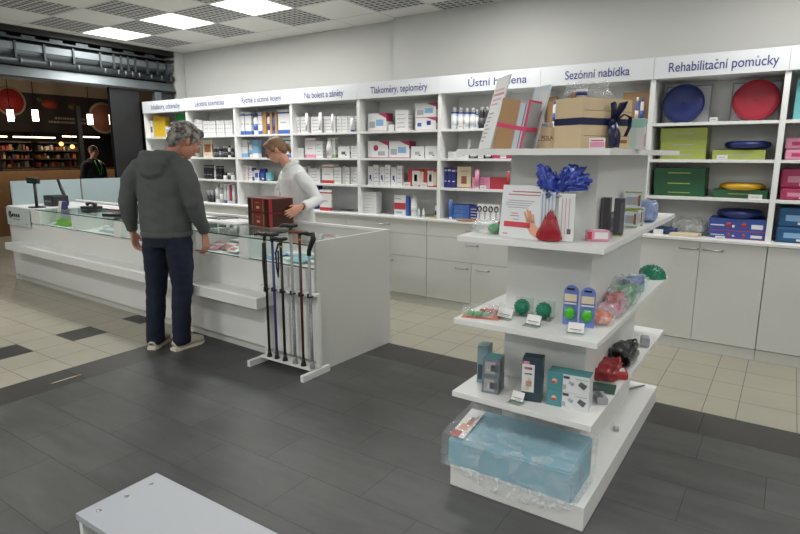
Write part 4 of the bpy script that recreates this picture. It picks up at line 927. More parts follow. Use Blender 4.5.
pb = thing('pine_box', 'large pale pine gift box tied with a navy ribbon on the eye level shelf', 'box', (2.142, -2.652, 1.488), a0)
bw, bd, bh = .262, .135, .182      # local x along the right face, local y along the left face
m = MB()
for q in range(4): m.box(0, bw, 0, bd, q*bh/4+.0008, (q+1)*bh/4-.0008, pine, bev=.0012)
m.box(.002, bw-.002, .002, bd-.002, 0, bh, pine_d); m.box(-.0008, .014, -.0004, bd, .0, bh, pine); m.build('body', pb)
m = MB(); m.box(-.0025, bw+.002, -.0025, bd+.002, .085, .11, navyr)
for sgn in (-1, 1):   # bow loops and tails
    pts = [(.15, -.012, .10), (.15+sgn*.018, -.03, .135), (.15+sgn*.028, -.03, .165), (.15+sgn*.012, -.022, .16), (.15, -.012, .10)] if sgn < 0 else [(.15, -.012, .10), (.18, -.03, .15), (.19, -.032, .17), (.175, -.025, .165), (.152, -.014, .10)]
    m.loft(pts, (.012, .002), navyr, n=8, ref=(0, 1, 0))
m.loft([(.16, -.014, .10), (.185, -.03, .125), (.215, -.035, .115), (.22, -.03, .08), (.20, -.03, .045)], (.009, .002), navyr, n=8, ref=(0, 1, 0))
m.loft([(.145, -.012, .10), (.13, -.025, .06), (.135, -.028, .02), (.15, -.02, .004)], (.018, .003), navyr, n=8, ref=(1, 0, 0)); m.loft([(.155, -.012, .10), (.165, -.028, .05), (.16, -.028, .004)], (.014, .003), navyr, n=8)
m.ball((.15, -.012, .10), (.014, .01, .014), navyr); m.build('ribbon', pb)
m = MB(); m.box(.20, .245, -.0012, -.0003, .02, .032, burn); m.build('burnt_mark', pb)
pbox('price_card', 'pink and white price card leaning at the foot of the pine box', 'price card', (2.205, -2.66, 1.488), .055, .002, .036, [('F',.05,.95,.1,.62,'pk'),('F',.1,.9,.7,.8,'red')], rz=.35)
pouch('crumpled clear cellophane bunched on top of the pine box', 'film', (2.12, -2.53, 1.672), .16, .12, .055, film('cellophane', density=.14, bump=1, scale=22), a0, 'cellophane', 11, amp=.7)
t = thing('wrapped_cup', 'white and blue cup peeking out of the cellophane on the pine box', 'cup', (2.105, -2.55, 1.672))
m = MB(); m.lathe([(.018, 0), (.022, .035), (.020, .035), (.016, .004)], pal('w')); m.build('cup', t)
m = MB(); m.lathe([(.0205, .012), (.0222, .026)], pal('nav')); m.build('print', t)
m = MB(); m.ball((-.03, 0, .014), (.012, .012, .014), pal('kr')); m.build('cork', t)
pbox('carton', 'pale mint and white upright carton right of the pine box', 'box', (2.262, -2.305, 1.488), .062, .07, .118, [('F',0,1,.70,.98,mint),('F',0,.55,.0,.70,mat('pale_mint', (188,214,208), .4)),('R',.1,.9,.1,.4,'pk'),('R',0,1,.75,1,mint),('T',0,1,0,1,mint),('R',.3,.6,.1,.5,'red')], 'w', rz=.1)
pbox('carton', 'small white carton with navy mark at the far right of the eye level shelf', 'box', (2.225, -2.10, 1.488), .04, .05, .075, [('F',.35,.95,.6,.75,'nav'),('F',.5,.75,.12,.3,'yel')], 'w')

# shelf C
st_ = thing('leaflet_stand', 'white advertising panel with red text and an open hand, third island shelf', 'sign', (1.925, -2.672, 1.14), rot=(math.radians(-7), 0, -.16))
m = MB(); m.box(-.09, .09, -.004, .004, 0, .208, mat('poster_white', (216,220,222), .3), bev=.001); m.build('panel', st_)
rtx = mat('red_print', (190,100,110), .5)
m = MB()
m.box(-.045, .08, -.0052, -.004, .181, .185, rtx); m.box(-.062, .08, -.0052, -.004, .169, .173, rtx)
for q, (a, b2) in enumerate(((-.06, .06), (-.07, .05), (-.07, .04), (-.06, .03))): m.box(a, b2, -.0052, -.004, .146-.009*q, .149-.009*q, pal('gr'))
m.box(-.04, -.01, -.0052, -.004, .096, .099, rtx); m.box(-.045, -.005, -.0052, -.004, .086, .089, rtx); m.box(-.03, -.005, -.0052, -.004, .072, .075, pal('gr'))
m.box(-.07, .05, -.0054, -.004, .043, .064, mat('red_pill', (202,62,78), .4), bev=0)
m.box(-.07, -.05, -.0054, -.004, .013, .017, rtx); m.build('print', st_)
m = MB()     # printed hand
m.prism([(.086, .006), (.055, .02), (.032, .05), (.034, .075), (.06, .07), (.086, .045)], 0, .0012, skin_pr, Matrix.Rotation(PI/2, 4, 'X') @ Matrix.Translation((0, 0, .0042)))
for k, (x1_, z1_) in enumerate(((.018, .105), (.03, .115), (.043, .112), (.056, .098))):
    m.loft([(.037+.009*k, -.005, .07-.002*k), (x1_, -.005, z1_)], [(.0055, .0012), (.0042, .0012)], skin_pr, n=8, ref=(1, 0, 0))
m.build('hand_print', st_)
gb = thing('gift_bag', 'red gift bag with white carton tied at the top with shiny blue tulle', 'gift bag', (2.078, -2.648, 1.14), .30)
m = MB(); m.box(-.004, .056, -.03, .02, .002, .182, pal('w'), bev=.001)
for q in range(3): m.box(.008+.013*q, .011+.013*q, -.0308, -.03, .03, .165, pal(['gr','pk','gr'][q]))
m.box(.03, .044, -.0312, -.03, .03, .05, pal('k')); m.box(.056, .0568, -.03, .02, .002, .182, slate); m.build('carton', gb)
m = MB(); m.box(-.07, -.016, -.02, .02, .05, .185, pal('wb'))
for q in range(4): m.box(-.066+.012*q, -.062+.012*q, -.0208, -.02, .06, .18, pal('gr'))
m.build('carton', gb)
redf = mat('red_crinkled_film', (150,26,42), .3, coat=.3, var=.3, vscale=40)
o = pouch(None, None, (-.032, -.03, 0), .115, .05, .115, redf, 0, 'red_film', 21, amp=.5)
for v in o.data.vertices: v.co.x *= 1-.85*max(0, v.co.z)/.12
o.parent = gb
tul = mat('blue_tulle', (62,82,176), .35, var=.75, vscale=60, coat=.3)
m = MB()
def frill(cx, cz, ang, ln, wd, m, mm, cy=0):
    n, k_ = 22, 7; grid = []
    for i in range(n):
        row = []
        th_ = ang+(i/(n-1)-.5)*wd
        for j in range(k_):
            rr = ln*j/(k_-1)
            row.append(m.bm.verts.new((cx+math.cos(th_)*rr*(1+.1*math.sin(i*2.9+ang)), cy+math.sin(i*2.4+ang*3)*.022*j/(k_-1)-.004, cz+math.sin(th_)*rr*(1+.16*math.sin(i*1.7+ang*2)))))
        grid.append(row)
    for i in range(n-1):
        for j in range(k_-1): m.bm.faces.new((grid[i][j], grid[i+1][j], grid[i+1][j+1], grid[i][j+1]))
    m._fin([v for r_ in grid for v in r_], mm, None, True)
for (ax, az, a_, l_, w__, cy) in ((-.028,.19,118,.10,.8,0),(-.03,.19,138,.075,.9,-.012),(-.026,.195,100,.075,.7,.012),(.0,.19,48,.10,1.1,0),(.004,.19,22,.115,.7,-.008),(.0,.195,70,.085,.8,.01),(-.02,.18,190,.04,.8,-.01),(.0,.2,60,.07,1.3,-.02)):
    frill(ax, az, math.radians(a_), l_*.82, w__, m, tul, cy)
def crumple(m, c, sx, sz, ang, seed, mm, sy=.03):
    vs = bmesh.ops.create_icosphere(m.bm, subdivisions=4, radius=1)['verts']
    for v in vs:
        p = v.co.copy(); k = 1+.55*noise.noise(p*2.6+Vector((seed, 0, 0)))+.35*noise.noise(p*6+Vector((0, seed, 0))); a, b2 = p.x*sx*k, p.z*sz*k
        v.co = Vector((c[0]+a*math.cos(ang)-b2*math.sin(ang), c[1]+p.y*sy*k, c[2]+a*math.sin(ang)+b2*math.cos(ang)))
    m._fin(vs, mm, None, True)
crumple(m, (-.052, 0, .236), .046, .030, math.radians(118), 3, tul); crumple(m, (.03, 0, .236), .054, .036, math.radians(48), 8, tul); crumple(m, (.06, 0, .222), .045, .024, math.radians(20), 5, tul)
m.ball((-.012, .0, .183), (.02, .018, .018), tul); ob = m.build('tulle_bow', gb)
sm = ob.modifiers.new('th', 'SOLIDIFY'); sm.thickness = .0012
m = MB(); m.loft([(-.012, -.022, .168), (-.002, -.03, .175), (.004, -.022, .186)], (.009, .003), mat('silver_tag', (190,190,186), .3, .5)); m.build('tie', gb)
pbox('pink_pack', 'small pink clear pack with white label near the front right corner', 'pack', (2.203, -2.565, 1.14), .085, .05, .042, [('F',.32,.9,.25,.85,'w'),('F',.02,.2,.2,.9,'red'),('T',.3,.8,.2,.8,'w')], 'pk', rz=.45, bev=.008)
pbox('carton', 'dark grey upright carton against the column, third island shelf', 'box', (2.170, -2.33, 1.14), .034, .05, .150, [('F',.05,.25,.02,.98,'k'),('F',0,1,0,.03,'lime'),('R',0,1,0,.04,'lime')], basem=mat('charcoal_card', (62,60,68), .45), rz=.1)
pbox('carton', 'dark grey upright carton with lime edge standing forward, third island shelf', 'box', (2.232, -2.37, 1.14), .036, .05, .152, [('F',0,1,0,.03,'lime'),('R',0,1,0,.05,'lime'),('F',.7,.95,.1,.9,'k')], basem=mat('charcoal_card', (62,60,68), .45), rz=.1)
limeb = [('F',0,1,0,.08,'lime'),('F',0,1,.92,1,'lime'),('F',.1,.8,.25,.7,'gr'),('R',0,.15,0,1,'lime'),('R',.3,.8,.2,.8,'gr'),('T',0,1,0,.12,'lime'),('F',.8,.95,.2,.8,'brn')]
pbox('carton', 'pale carton with lime edges lying between the dark upright ones', 'box', (2.195, -2.24, 1.14), .05, .06, .085, limeb, 'wb')
for k, (y, z, nm) in enumerate(((-2.03, 1.14, 'at the bottom front'), (-1.93, 1.14, 'at the bottom back'), (-2.01, 1.222, 'on top'))):
    pbox('carton', 'clear carton with lime edges, %s of the small heap of three' % nm, 'box', (2.205, y, z), .07, .08, .08, limeb, 'wb', rz=.1*k, group='clear cartons with lime edges')
o = pouch('round blue and white wrapped pack at the back of the third island shelf', 'pack', (2.205, -1.72, 1.14), .12, .22, .10, mat('blue_white_wrap', (140,152,196), .3, var=.9, vscale=26), .2, 'wrapped_pack', 4, amp=.2)
o = thing('wrapped_ball_pack', 'clear pack with a bright green ball on the left of the third island shelf', 'pack', (1.755, -2.60, 1.14), .2)
m = MB(); m.ball((.035, 0, .022), (.032, .026, .022), mat('bright_green_rubber', (20,140,50), .35)); m.build('ball', o)
pk_ = pouch(None, None, (0, 0, 0), .12, .10, .055, clearf, 0, 'film', 8, amp=.4); pk_.parent = o
m = MB(); m.box(.045, .07, .0, .05, 0, .05, pal('red')); m.build('card', o)

# shelf B
def holder(label, x, y, z, rz=0, w_=.05):
    t = thing('label_holder', label, 'price holder', (x, y, z), rz, 'clear price holders on the island')
    m = MB(); m.box(-w_/2-.004, w_/2+.004, -.03, .01, 0, .002, glass_m); m.box(-w_/2-.004, w_/2+.004, 0, .002, 0, .046, glass_m, Matrix.Rotation(-.5, 4, 'X')); m.build('holder', t)
    m = MB(); R_ = Matrix.Rotation(-.5, 4, 'X'); m.box(-w_/2, w_/2, -.002, -.0005, .006, .045, pal('w'), R_); m.build('card', t)
    m = MB(); m.box(-w_*.38, w_*.38, -.003, -.0022, .016, .019, pal('k'), R_); m.box(-w_*.2, w_*.3, -.003, -.0022, .010, .012, pal('gr'), R_); m.build('print', t)
t = thing('toy_pack', 'clear pack with green and red rubber pieces on the left of the second shelf', 'pack', (1.742, -2.60, .78), .25)
m = MB(); m.box(-.075, .085, -.07, .04, 0, .002, mat('salmon_card', (212,120,104), .5)); m.build('card', t)
m = MB()
for k in range(5): m.ball((-.045+.018*k-.01*(k % 2), -.045+.012*(k % 2), .015), (.016, .013, .011), mat('soft_green', (86,168,104), .4), u=10, v=6)
m.build('green_piece', t)
m = MB()
for k in range(6): m.ball((.0+.013*k, .012+.01*(k % 2), .016), (.013, .012, .010), pal('red'), u=10, v=6)
m.build('red_piece', t)
o = pouch(None, None, (0, -.01, 0), .17, .12, .04, clearf, 0, 'film', 9, amp=.3); o.parent = t
m = MB(); m.box(.05, .08, .045, .047, 0, .07, glass_m, Matrix.Rotation(.3, 4, 'Y')); m.build('hook_tab', t)
gtex = mat('green_rubber', (26,120,92), .4)
def spiky(m, c, r, mm, n=60, seed=0):
    m.ball(c, r, mm, u=18, v=12)
    for k in range(n):
        z = 1-2*(k+.5)/n; a = k*2.39996+seed; q = math.sqrt(1-z*z); d = Vector((q*math.cos(a), q*math.sin(a), z))
        m.ball(Vector(c)+d*r, r*.16, mm, u=6, v=4)
for k, (x, y) in enumerate(((1.885, -2.50), (1.985, -2.505))):
    t = thing('massage_ball_box', 'clear tray with a knobbly dark green ball, %s of two on the second shelf' % ('left' if k == 0 else 'right'), 'massage ball', (x, y, .78), .1, 'knobbly green balls in clear trays')
    m = MB(); spiky(m, (0, 0, .036), .031, gtex, seed=k); m.build('ball', t)
    m = MB(); m.box(-.04, .04, -.04, .04, 0, .002, glass_m); m.box(-.04, .04, .038, .04, .002, .07, glass_m); m.box(.038, .04, -.04, .038, .002, .07, glass_m); m.build('tray', t)
holder('clear price holder before the left green ball', 1.845, -2.60, .78, -.1, .068); holder('clear price holder before the right green ball', 1.985, -2.632, .78, -.05, .06)
holder('clear price holder before the blue blister cards', 2.165, -2.645, .78, .15, .06)
holder('clear price holder at the foot of the tall dark carton, lowest shelf', 1.945, -2.668, .45, -.1, .055)
blc = mat('periwinkle_card', (104,128,196), .4)
for k, (x, y, rz) in enumerate(((2.105, -2.53, .12), (2.175, -2.535, .2))):
    t = thing('blister_pack', 'blue blister card with a bright green egg, %s of two' % ('left' if k == 0 else 'right'), 'blister pack', (x, y, .78), rz, 'blue blister cards with green eggs')
    m = MB(); n = 10
    poly = [(-.034, 0), (.034, 0), (.034, .14)]+[(.034*math.cos(a*PI/n), .14+.03*math.sin(a*PI/n)) for a in range(1, n)]+[(-.034, .14)]
    poly = [(x*.86, y*.97) for x, y in poly]; m.prism(poly, 0, .002, blc, Matrix.Rotation(PI/2-.06, 4, 'X')); m.build('card', t)
    m = MB(); m.box(-.024, .024, -.0085, -.007, .10, .13, pal('cream')); m.box(-.024, .024, -.0085, -.007, .088, .094, pal('w')); m.box(-.015, .015, -.0135, -.0115, .148, .156, softblack); m.build('print', t)
    m = MB(); m.ball((0, -.014, .052), (.021, .014, .026), mat('lime_green_rubber', (70,176,30), .3)); m.build('egg', t)
    m = MB(); m.ball((0, -.012, .052), (.026, .018, .033), glass_m); m.build('blister', t)
pil = [('orange rubber piece in a clear pouch at the front of the heap','orange',(2.20,-2.42,.782),(.11,.15,.045),.3),
 ('pink rubber band pouch in the middle of the heap','pk',(2.205,-2.28,.782),(.12,.2,.055),.0),
 ('red rubber band pouch in the middle of the heap','red',(2.205,-2.20,.81),(.11,.2,.05),.3),
 ('green rubber band pouch at the back of the heap','grn',(2.205,-2.02,.782),(.12,.32,.095),.1),
 ('blue rubber band pouch on the back of the heap','blu',(2.215,-1.90,.845),(.10,.22,.04),-.1),
 ('teal rubber band pouch at the very back of the heap','teal',(2.20,-1.74,.782),(.09,.16,.06),.1)]
for k, (lab, c_, loc, sz, rz) in enumerate(pil):
    t = thing('exercise_band_pouch', lab+', second island shelf', 'pouch', loc, rz, 'pouches of exercise bands')
    o = pouch(None, None, (0, 0, 0), sz[0]*.75, sz[1]*.72, sz[2]*.8, mat('rubber_'+c_, PAL[c_], .5, var=.35, vscale=30), 0, 'band', k*3+2, amp=.5); o.parent = t
    o = pouch(None, None, (0, 0, 0), sz[0], sz[1], sz[2], clearf, 0, 'film', k*3+1, amp=.5); o.parent = t
t = thing('hedgehog_dome', 'dark green knobbly half dome at the back of the second island shelf', 'balance dome', (2.195, -1.345, .78))
m = MB()
bm_ = m.bm; vs = bmesh.ops.create_uvsphere(bm_, u_segments=36, v_segments=20, radius=.075)['verts']
bmesh.ops.bisect_plane(bm_, geom=bm_.verts[:]+bm_.edges[:]+bm_.faces[:], plane_co=(0, 0, 0), plane_no=(0, 0, 1), clear_inner=True)
m._fin(bm_.verts[:], gtex, Matrix.Diagonal((1, 1, .92, 1)), True)
for k in range(90):
    z = (k+.5)/90; a = k*2.39996; q = math.sqrt(1-z*z); m.ball((q*math.cos(a)*.075, q*math.sin(a)*.075, z*.069+.001), .0052, gtex, u=6, v=4)
m.build('dome', t)

# shelf A
for k, (z, nm) in enumerate(((.45, 'lower'), (.529, 'upper'))):
    pbox('carton', 'grey carton with a device picture, %s of the left stack' % nm, 'box', (1.81, -2.61, z), .075, .085, .077, [('F',.15,.75,.15,.85,'gr'),('F',.5,.95,.3,.7,'k'),('L',.1,.9,.15,.85,'wb'),('R',.1,.5,.2,.7,'k'),('F',.25,.45,.3,.6,'w'),('T',.1,.9,.1,.9,tealc)], basem=mat('grey_card', (112,120,126), .4), rz=.12+.05*k, group='grey cartons on the lowest island shelf')
pbox('carton', 'pale blue grey upright carton behind the left stack of two', 'box', (1.73, -2.53, .45), .05, .07, .175, [('F',.1,.9,.1,.5,slate),('L',.1,.9,.3,.8,'wb')], basem=mat('blue_grey_card', (120,146,152), .4), rz=.15)
t = pbox('carton', 'tall dark slate carton with white front and red and skin prints, lowest shelf', 'box', (1.985, -2.595, .45), .082, .07, .188, [('F',.0,.62,.22,.86,'w'),('F',.05,.35,.86,.93,'pk'),('F',.08,.5,.74,.80,'red'),('F',.12,.5,.62,.66,'k'),('F',.2,.5,.35,.48,skin_pr),('F',.1,.35,.25,.35,skin_pr),('F',.33,.45,.48,.56,skin_pr),('R',.1,.9,.1,.9,tealc),('R',.2,.7,.5,.8,slate)], basem=mat('dark_slate_card', (44,62,72), .4), rz=.22)
for k, (z, nm) in enumerate(((.45, 'lower'), (.523, 'upper'))):
    t = thing('carton', 'teal and white carton with a dark device picture, %s of the right pair' % nm, 'box', (2.135, -2.575, z), .1, 'teal and white cartons on the lowest island shelf')
    m = MB(); m.box(-.084, .084, -.035, .04, 0, .072, tealc, bev=.001); m.box(-.02, .0845, -.0408, -.035, .0, .072, mat('card_white', (205,208,210), .4)); m.box(.084, .0845, -.035, .04, .0, .072, mat('card_white', (205,208,210), .4)); m.build('box', t)
    m = MB()
    RX = Matrix.Rotation(PI/2, 4, 'X')
    m.lathe([(.019, 0), (.019, .0008)], pal('w'), Matrix.Translation((-.054, -.034, .036)) @ RX, n=18); m.lathe([(.011, 0), (.011, .0016)], skin_pr, Matrix.Translation((-.054, -.034, .035)) @ RX, n=14); m.box(-.066, -.05, -.0372, -.034, .028, .033, pal('red'))
    m.box(-.018, .006, -.0416, -.0408, .056, .067, slate); m.box(.03, .078, -.0416, -.0408, .059, .062, pal('gr'))
    m.loft([(.045, -.042, .045), (.070, -.042, .03)], [(.010, .001), (.012, .001)], pal('k'), n=12, ref=(0, 0, 1)); m.loft([(.005, -.042, .045), (.022, -.042, .035)], [(.006, .001), (.007, .001)], pal('gr'), n=10, ref=(0, 0, 1))
    m.box(-.018, -.006, -.0416, -.0408, .01, .03, pal('gr')); m.build('print', t)
pouch('crumpled black pouch on the right side of the lowest shelf', 'pouch', (2.20, -1.93, .45), .12, .26, .085, mat('black_crinkled_film', (26,26,28), .25, coat=.3), 0, 'black_pouch', 14, amp=.7)
pouch('red pouch behind the teal and white pair on the lowest shelf', 'pouch', (2.175, -2.17, .45), .13, .18, .065, mat('dull_red_film', (140,44,50), .25, var=.4, vscale=30), .1, 'red_pouch', 15, amp=.6)
pbox('red_pack', 'small red and white pack lying beside the black pouch', 'pack', (2.235, -2.13, .45), .055, .09, .035, [('T',.2,.8,.2,.7,'w'),('R',.2,.6,.2,.8,'w')], 'red', rz=.4, bev=.01)
pbox('clear_pack', 'small greyish clear pack right of the black pouch near the shelf edge', 'pack', (2.235, -1.60, .45), .045, .06, .055, [('R',.2,.8,.2,.7,'wb')], 'gr', rz=.3, bev=.01)
pbox('mat', 'flat dark green pack lying behind the teal and white pair', 'pack', (2.19, -2.33, .45), .14, .09, .012, [('T',.1,.5,.1,.6,'k')], basem=mat('dark_teal_pack', (50,86,78), .35), rz=.15)
pbox('clear_pack', 'pale clear pack lying right of the teal and white pair', 'pack', (2.232, -2.46, .45), .045, .08, .03, [('T',.1,.6,.1,.9,'k'),('R',.2,.7,.2,.8,'w')], 'gr', rz=.5, bev=.006)

# base: foam wedge in a plastic bag, clip, rod
fo = thing('foam_wedge_pack', 'light blue foam leg rest in a crumpled plastic bag on the island base', 'foam wedge', (1.95, -2.59, .102))
foam = mat('light_blue_foam', (134,176,192), .55, var=.03, vscale=10)
m = MB(); bm_ = m.bm
prof = [(-.13, 0), (-.13, .132), (.132, .180), (.136, 0)]
L_ = [bm_.verts.new((-.298, y, z*.92)) for y, z in prof]; R2 = [bm_.verts.new((.262, y, z)) for y, z in prof]
bm_.faces.new(L_[::-1]); bm_.faces.new(R2); n = len(prof)
for i in range(n): bm_.faces.new((L_[i], L_[(i+1) % n], R2[(i+1) % n], R2[i]))
bmesh.ops.bevel(bm_, geom=bm_.edges[:], offset=.007, segments=2, affect='EDGES'); m._fin(bm_.verts[:], foam, None, False); m.build('foam', fo)
bagf = film('bag_film', density=.15, bump=1.0, scale=11, rough=.06)
m = MB(); bm_ = m.bm
vs = bmesh.ops.create_cube(bm_, size=1)['verts']
bmesh.ops.subdivide_edges(bm_, edges=bm_.edges[:], cuts=24, use_grid_fill=True)
for v in bm_.verts:
    x, y, z = v.co
    n_ = noise.noise(Vector((x*5, y*4, z*4)))*.5+noise.noise(Vector((x*13, y*9, z*9+3)))*.3
    sk = .0
    X = x*.60-.018; Y = y*.30; Zz = (z+.5)*(.178+.03*(y+.5)-.02)
    if z < -.3: Y -= .0
    v.co = (X+n_*.008, Y+(n_*.010 if abs(y) > .49 else 0)-.004, max(.001, Zz+(n_*.012 if z > .49 else 0)))
m._fin(bm_.verts[:], bagf, None, True); m.build('plastic_bag', fo)
m = MB(); bm_ = m.bm       # loose skirt of the bag hanging over the edge of the base
NX, NZ = 44, 9; g_ = []
for i in range(NX):
    row = []
    for j in range(NZ):
        f = j/(NZ-1); x = -.22+.50*i/(NX-1); hang = .075*math.sin(PI*min(1, max(0, (i+2)/(NX+2))))**.6
        row.append(bm_.verts.new((x, -.136-.012*math.sin(f*2)-.006*noise.noise(Vector((i*.45, j*.6, 0))), .012-hang*f+.004*noise.noise(Vector((i*.6, j, 5))))))
    g_.append(row)
for i in range(NX-1):
    for j in range(NZ-1): bm_.faces.new((g_[i][j], g_[i+1][j], g_[i+1][j+1], g_[i][j+1]))
m._fin(bm_.verts[:], film('skirt_film', density=.3, bump=1, scale=18), None, True); m.build('loose_film', fo)
m = MB(); RT = Matrix.Translation((-.262, -.118, .134)) @ Matrix.Rotation(.19, 4, 'X') @ Matrix.Rotation(.02, 4, 'Y')
m.box(-.035, .035, 0, .22, 0, .001, pal('w'), RT); m.box(-.034, .008, .0, .045, .001, .0016, pal('red'), RT)
m.box(-.02, .02, .055, .10, .001, .0016, skin_pr, RT); m.box(-.005, .03, .09, .13, .001, .0016, skin_pr, RT); m.box(.0, .02, .10, .16, .0016, .002, pal('brn'), RT); m.box(.022, .026, .15, .18, .001, .0016, slate, RT); m.build('label', fo)
m = MB(); m.box(-.012, .012, -.02, .02, 0, .014, pal('gr'), bev=.003); m.box(-.008, .008, -.01, .012, .012, .024, pal('w'))
tag(m.build('clip', None, (2.20, -1.965, .103), .3), 'small grey plastic clip lying on the right of the island base', 'clip')
m = MB(); m.loft([(0, 0, .012), (.05, .09, .012), (.10, .17, .014)], [.005, .006, .004], chrome, n=8)
tag(m.build('metal_rod', None, (2.10, -1.46, .095)), 'thin grey metal rod lying at the back of the island base', 'rod')
# ---------------------------------------------------------------- people
def remesh(mb, name, parent, voxel, m, wrinkle=0, wscale=(9, 9, 3), seed=0, smooth=3):
    """melt overlapping closed shapes into one continuous skin"""
    me = bpy.data.meshes.new(name); bmesh.ops.recalc_face_normals(mb.bm, faces=mb.bm.faces[:]); mb.bm.to_mesh(me); mb.bm.free()
    o = bpy.data.objects.new('tmp', me); COL.objects.link(o)
    r = o.modifiers.new('r', 'REMESH'); r.mode = 'VOXEL'; r.voxel_size = voxel; r.use_smooth_shade = True
    s = o.modifiers.new('s', 'SMOOTH'); s.iterations = smooth; s.factor = .5
    bpy.context.view_layer.update()
    me2 = bpy.data.meshes.new_from_object(o.evaluated_get(bpy.context.evaluated_depsgraph_get()))
    bpy.data.objects.remove(o)
    if wrinkle:
        nrm = [v.normal.copy() for v in me2.vertices]
        for v, n in zip(me2.vertices, nrm):
            c = Vector((v.co.x*wscale[0], v.co.y*wscale[1], v.co.z*wscale[2]+seed))
            d = noise.noise(c)*.6+noise.noise(c*2.3+Vector((3, 1, seed)))*.4
            v.co += n*d*wrinkle
    me2.materials.clear(); me2.materials.append(m); me2.name = name
    for p in me2.polygons: p.use_smooth = True
    ob = bpy.data.objects.new(name, me2); COL.objects.link(ob); ob.parent = parent
    return ob
skin = mat('skin', (206,150,126), .55, var=.05, vscale=14); skin2 = mat('ruddy_skin', (186,130,108), .55, var=.08, vscale=12)
def hand(m, wrist, dirv, palmn, side, curl=.5, s=1., mm=None):
    """wrist point, finger direction, palm normal (towards palm side), side = direction of the thumb; one continuous shape with five fingers"""
    W = Vector(wrist); D = Vector(dirv).normalized(); P = Vector(palmn); P = (P-D*P.dot(D)).normalized(); T = Vector(side); T = (T-D*T.dot(D)-P*T.dot(P)).normalized()
    m.loft([W-D*.03*s, W, W+D*.03*s, W+D*.065*s, W+D*.088*s], [(.026*s, .02*s), (.027*s, .018*s), (.037*s, .017*s), (.042*s, .015*s), (.038*s, .012*s)], mm, n=14, ref=tuple(T))
    for k, (off, ln) in enumerate(((.030, .072), (.010, .080), (-.010, .074), (-.029, .058))):
        b0 = W+D*(.080-.004*abs(k-1))*s+T*off*s; pts = [b0-D*.02*s]; d = D.copy(); a = 0; pts.append(b0)
        for q, f in enumerate((.45, .32, .25)):
            a += curl*(.55+.25*q); dd = D*math.cos(a)+P*math.sin(a)
            pts.append(pts[-1]+dd*ln*f*s+T*(.004*(1.5-k))*f*s)
        m.chain(pts, [.0095*s, .0098*s, .0088*s, .008*s, .0068*s], mm)
    t0 = W+D*.022*s+T*.026*s+P*.004*s
    m.chain([t0-T*.012*s, t0, t0+D*.030*s+T*.020*s+P*.012*s, t0+D*.055*s+T*.024*s+P*.026*s*(.6+curl)], [.014*s, .0135*s, .0112*s, .0085*s], mm)
def head(m, c, R, mm, s=1., female=False):
    """c = head centre, R = rotation (face looks along local +y)"""
    M = Matrix.Translation(c) @ R.to_4x4() @ Matrix.Scale(s, 4)
    m.ball((0, -.012, .025), (.074, .093, .088), mm, M, u=24, v=16)
    m.ball((0, .028, -.035), (.056, .062, .068), mm, M, u=20, v=14)
    m.ball((0, .052, -.082), (.026, .026, .024), mm, M)                   # chin
    m.ball((0, .07, .032), (.05, .018, .02), mm, M)                      # brow
    m.loft([(0, .083, .022), (0, .096, .0), (0, .106, -.020), (0, .092, -.032)], [(.007, .008), (.009, .010), (.0135, .011), (.010, .006)], mm, M, n=10)
    for sx in (-1, 1):
        m.ball((sx*.036, .064, -.018), (.022, .022, .022), mm, M); m.ball((sx*.076, -.005, -.002), (.008, .019, .030), mm, M, rot=Matrix.Rotation(sx*.35, 3, 'Z').to_euler()); m.ball((sx*.073, -.002, -.026), (.006, .009, .012), mm, M)
    m.ball((0, .086, -.050), (.021, .012, .006), mm, M); m.ball((0, .085, -.058), (.018, .012, .006), mm, M)
    return M
def face_parts(M, parent, glasses=False, browc=(110,100,95), lipc=(176,96,90)):
    m = MB()
    for sx in (-1, 1):
        m.ball((sx*.030, .0805, .006), (.0125, .008, .0075), mat('eye_white', (225,222,215), .3), M); m.ball((sx*.030, .0875, .004), (.0055, .003, .0055), mat('iris', (60,48,40), .3), M)
    m.build('eyes', parent)
    m = MB(); m.loft([(-.019, .094, -.053), (-.008, .0985, -.051), (0, .099, -.0525), (.008, .0985, -.051), (.019, .094, -.053)], (.0035, .003), mat('lips%d' % lipc[0], lipc, .5), M, n=8, ref=(0, 0, 1)); m.build('lips', parent)
    m = MB()
    for sx in (-1, 1): m.loft([(sx*.014, .089, .024), (sx*.03, .0895, .029), (sx*.046, .080, .025)], (.0035, .002), mat('brow%d' % browc[0], browc, .8), M, n=6, ref=(0, 0, 1))
    m.build('eyebrows', parent)
    if glasses:
        fr = mat('dark_frame', (36,32,36), .3)
        m = MB()
        for sx in (-1, 1):
            m.loft([(sx*.031+.022*math.cos(a*PI/8), .101, .004+.016*math.sin(a*PI/8)) for a in range(16)], .0018, fr, M, n=6, closed=True)
            m.loft([(sx*.053, .100, .008), (sx*.070, .06, .008), (sx*.078, .0, .006)], .0017, fr, M, n=6)
        m.loft([(-.009, .101, .008), (0, .103, .010), (.009, .101, .008)], .0016, fr, M, n=6)
        for sx in (-1, 1): m.lathe([(.021, 0), (.021, .0006)], glass_m, M @ Matrix.Translation((sx*.031, .1015, .004)) @ Matrix.Rotation(PI/2, 4, 'X') @ Matrix.Diagonal((1, .74, 1, 1)), n=18)
        m.build('glasses', parent)
from mathutils import Euler
# --- the man, seen from behind
man = thing('person', 'grey-haired person in grey hooded sweatshirt and dark jeans standing at the counter, back turned', 'person', (-1.012, -2.262, 0), math.radians(24))
m = MB(); B = skin2
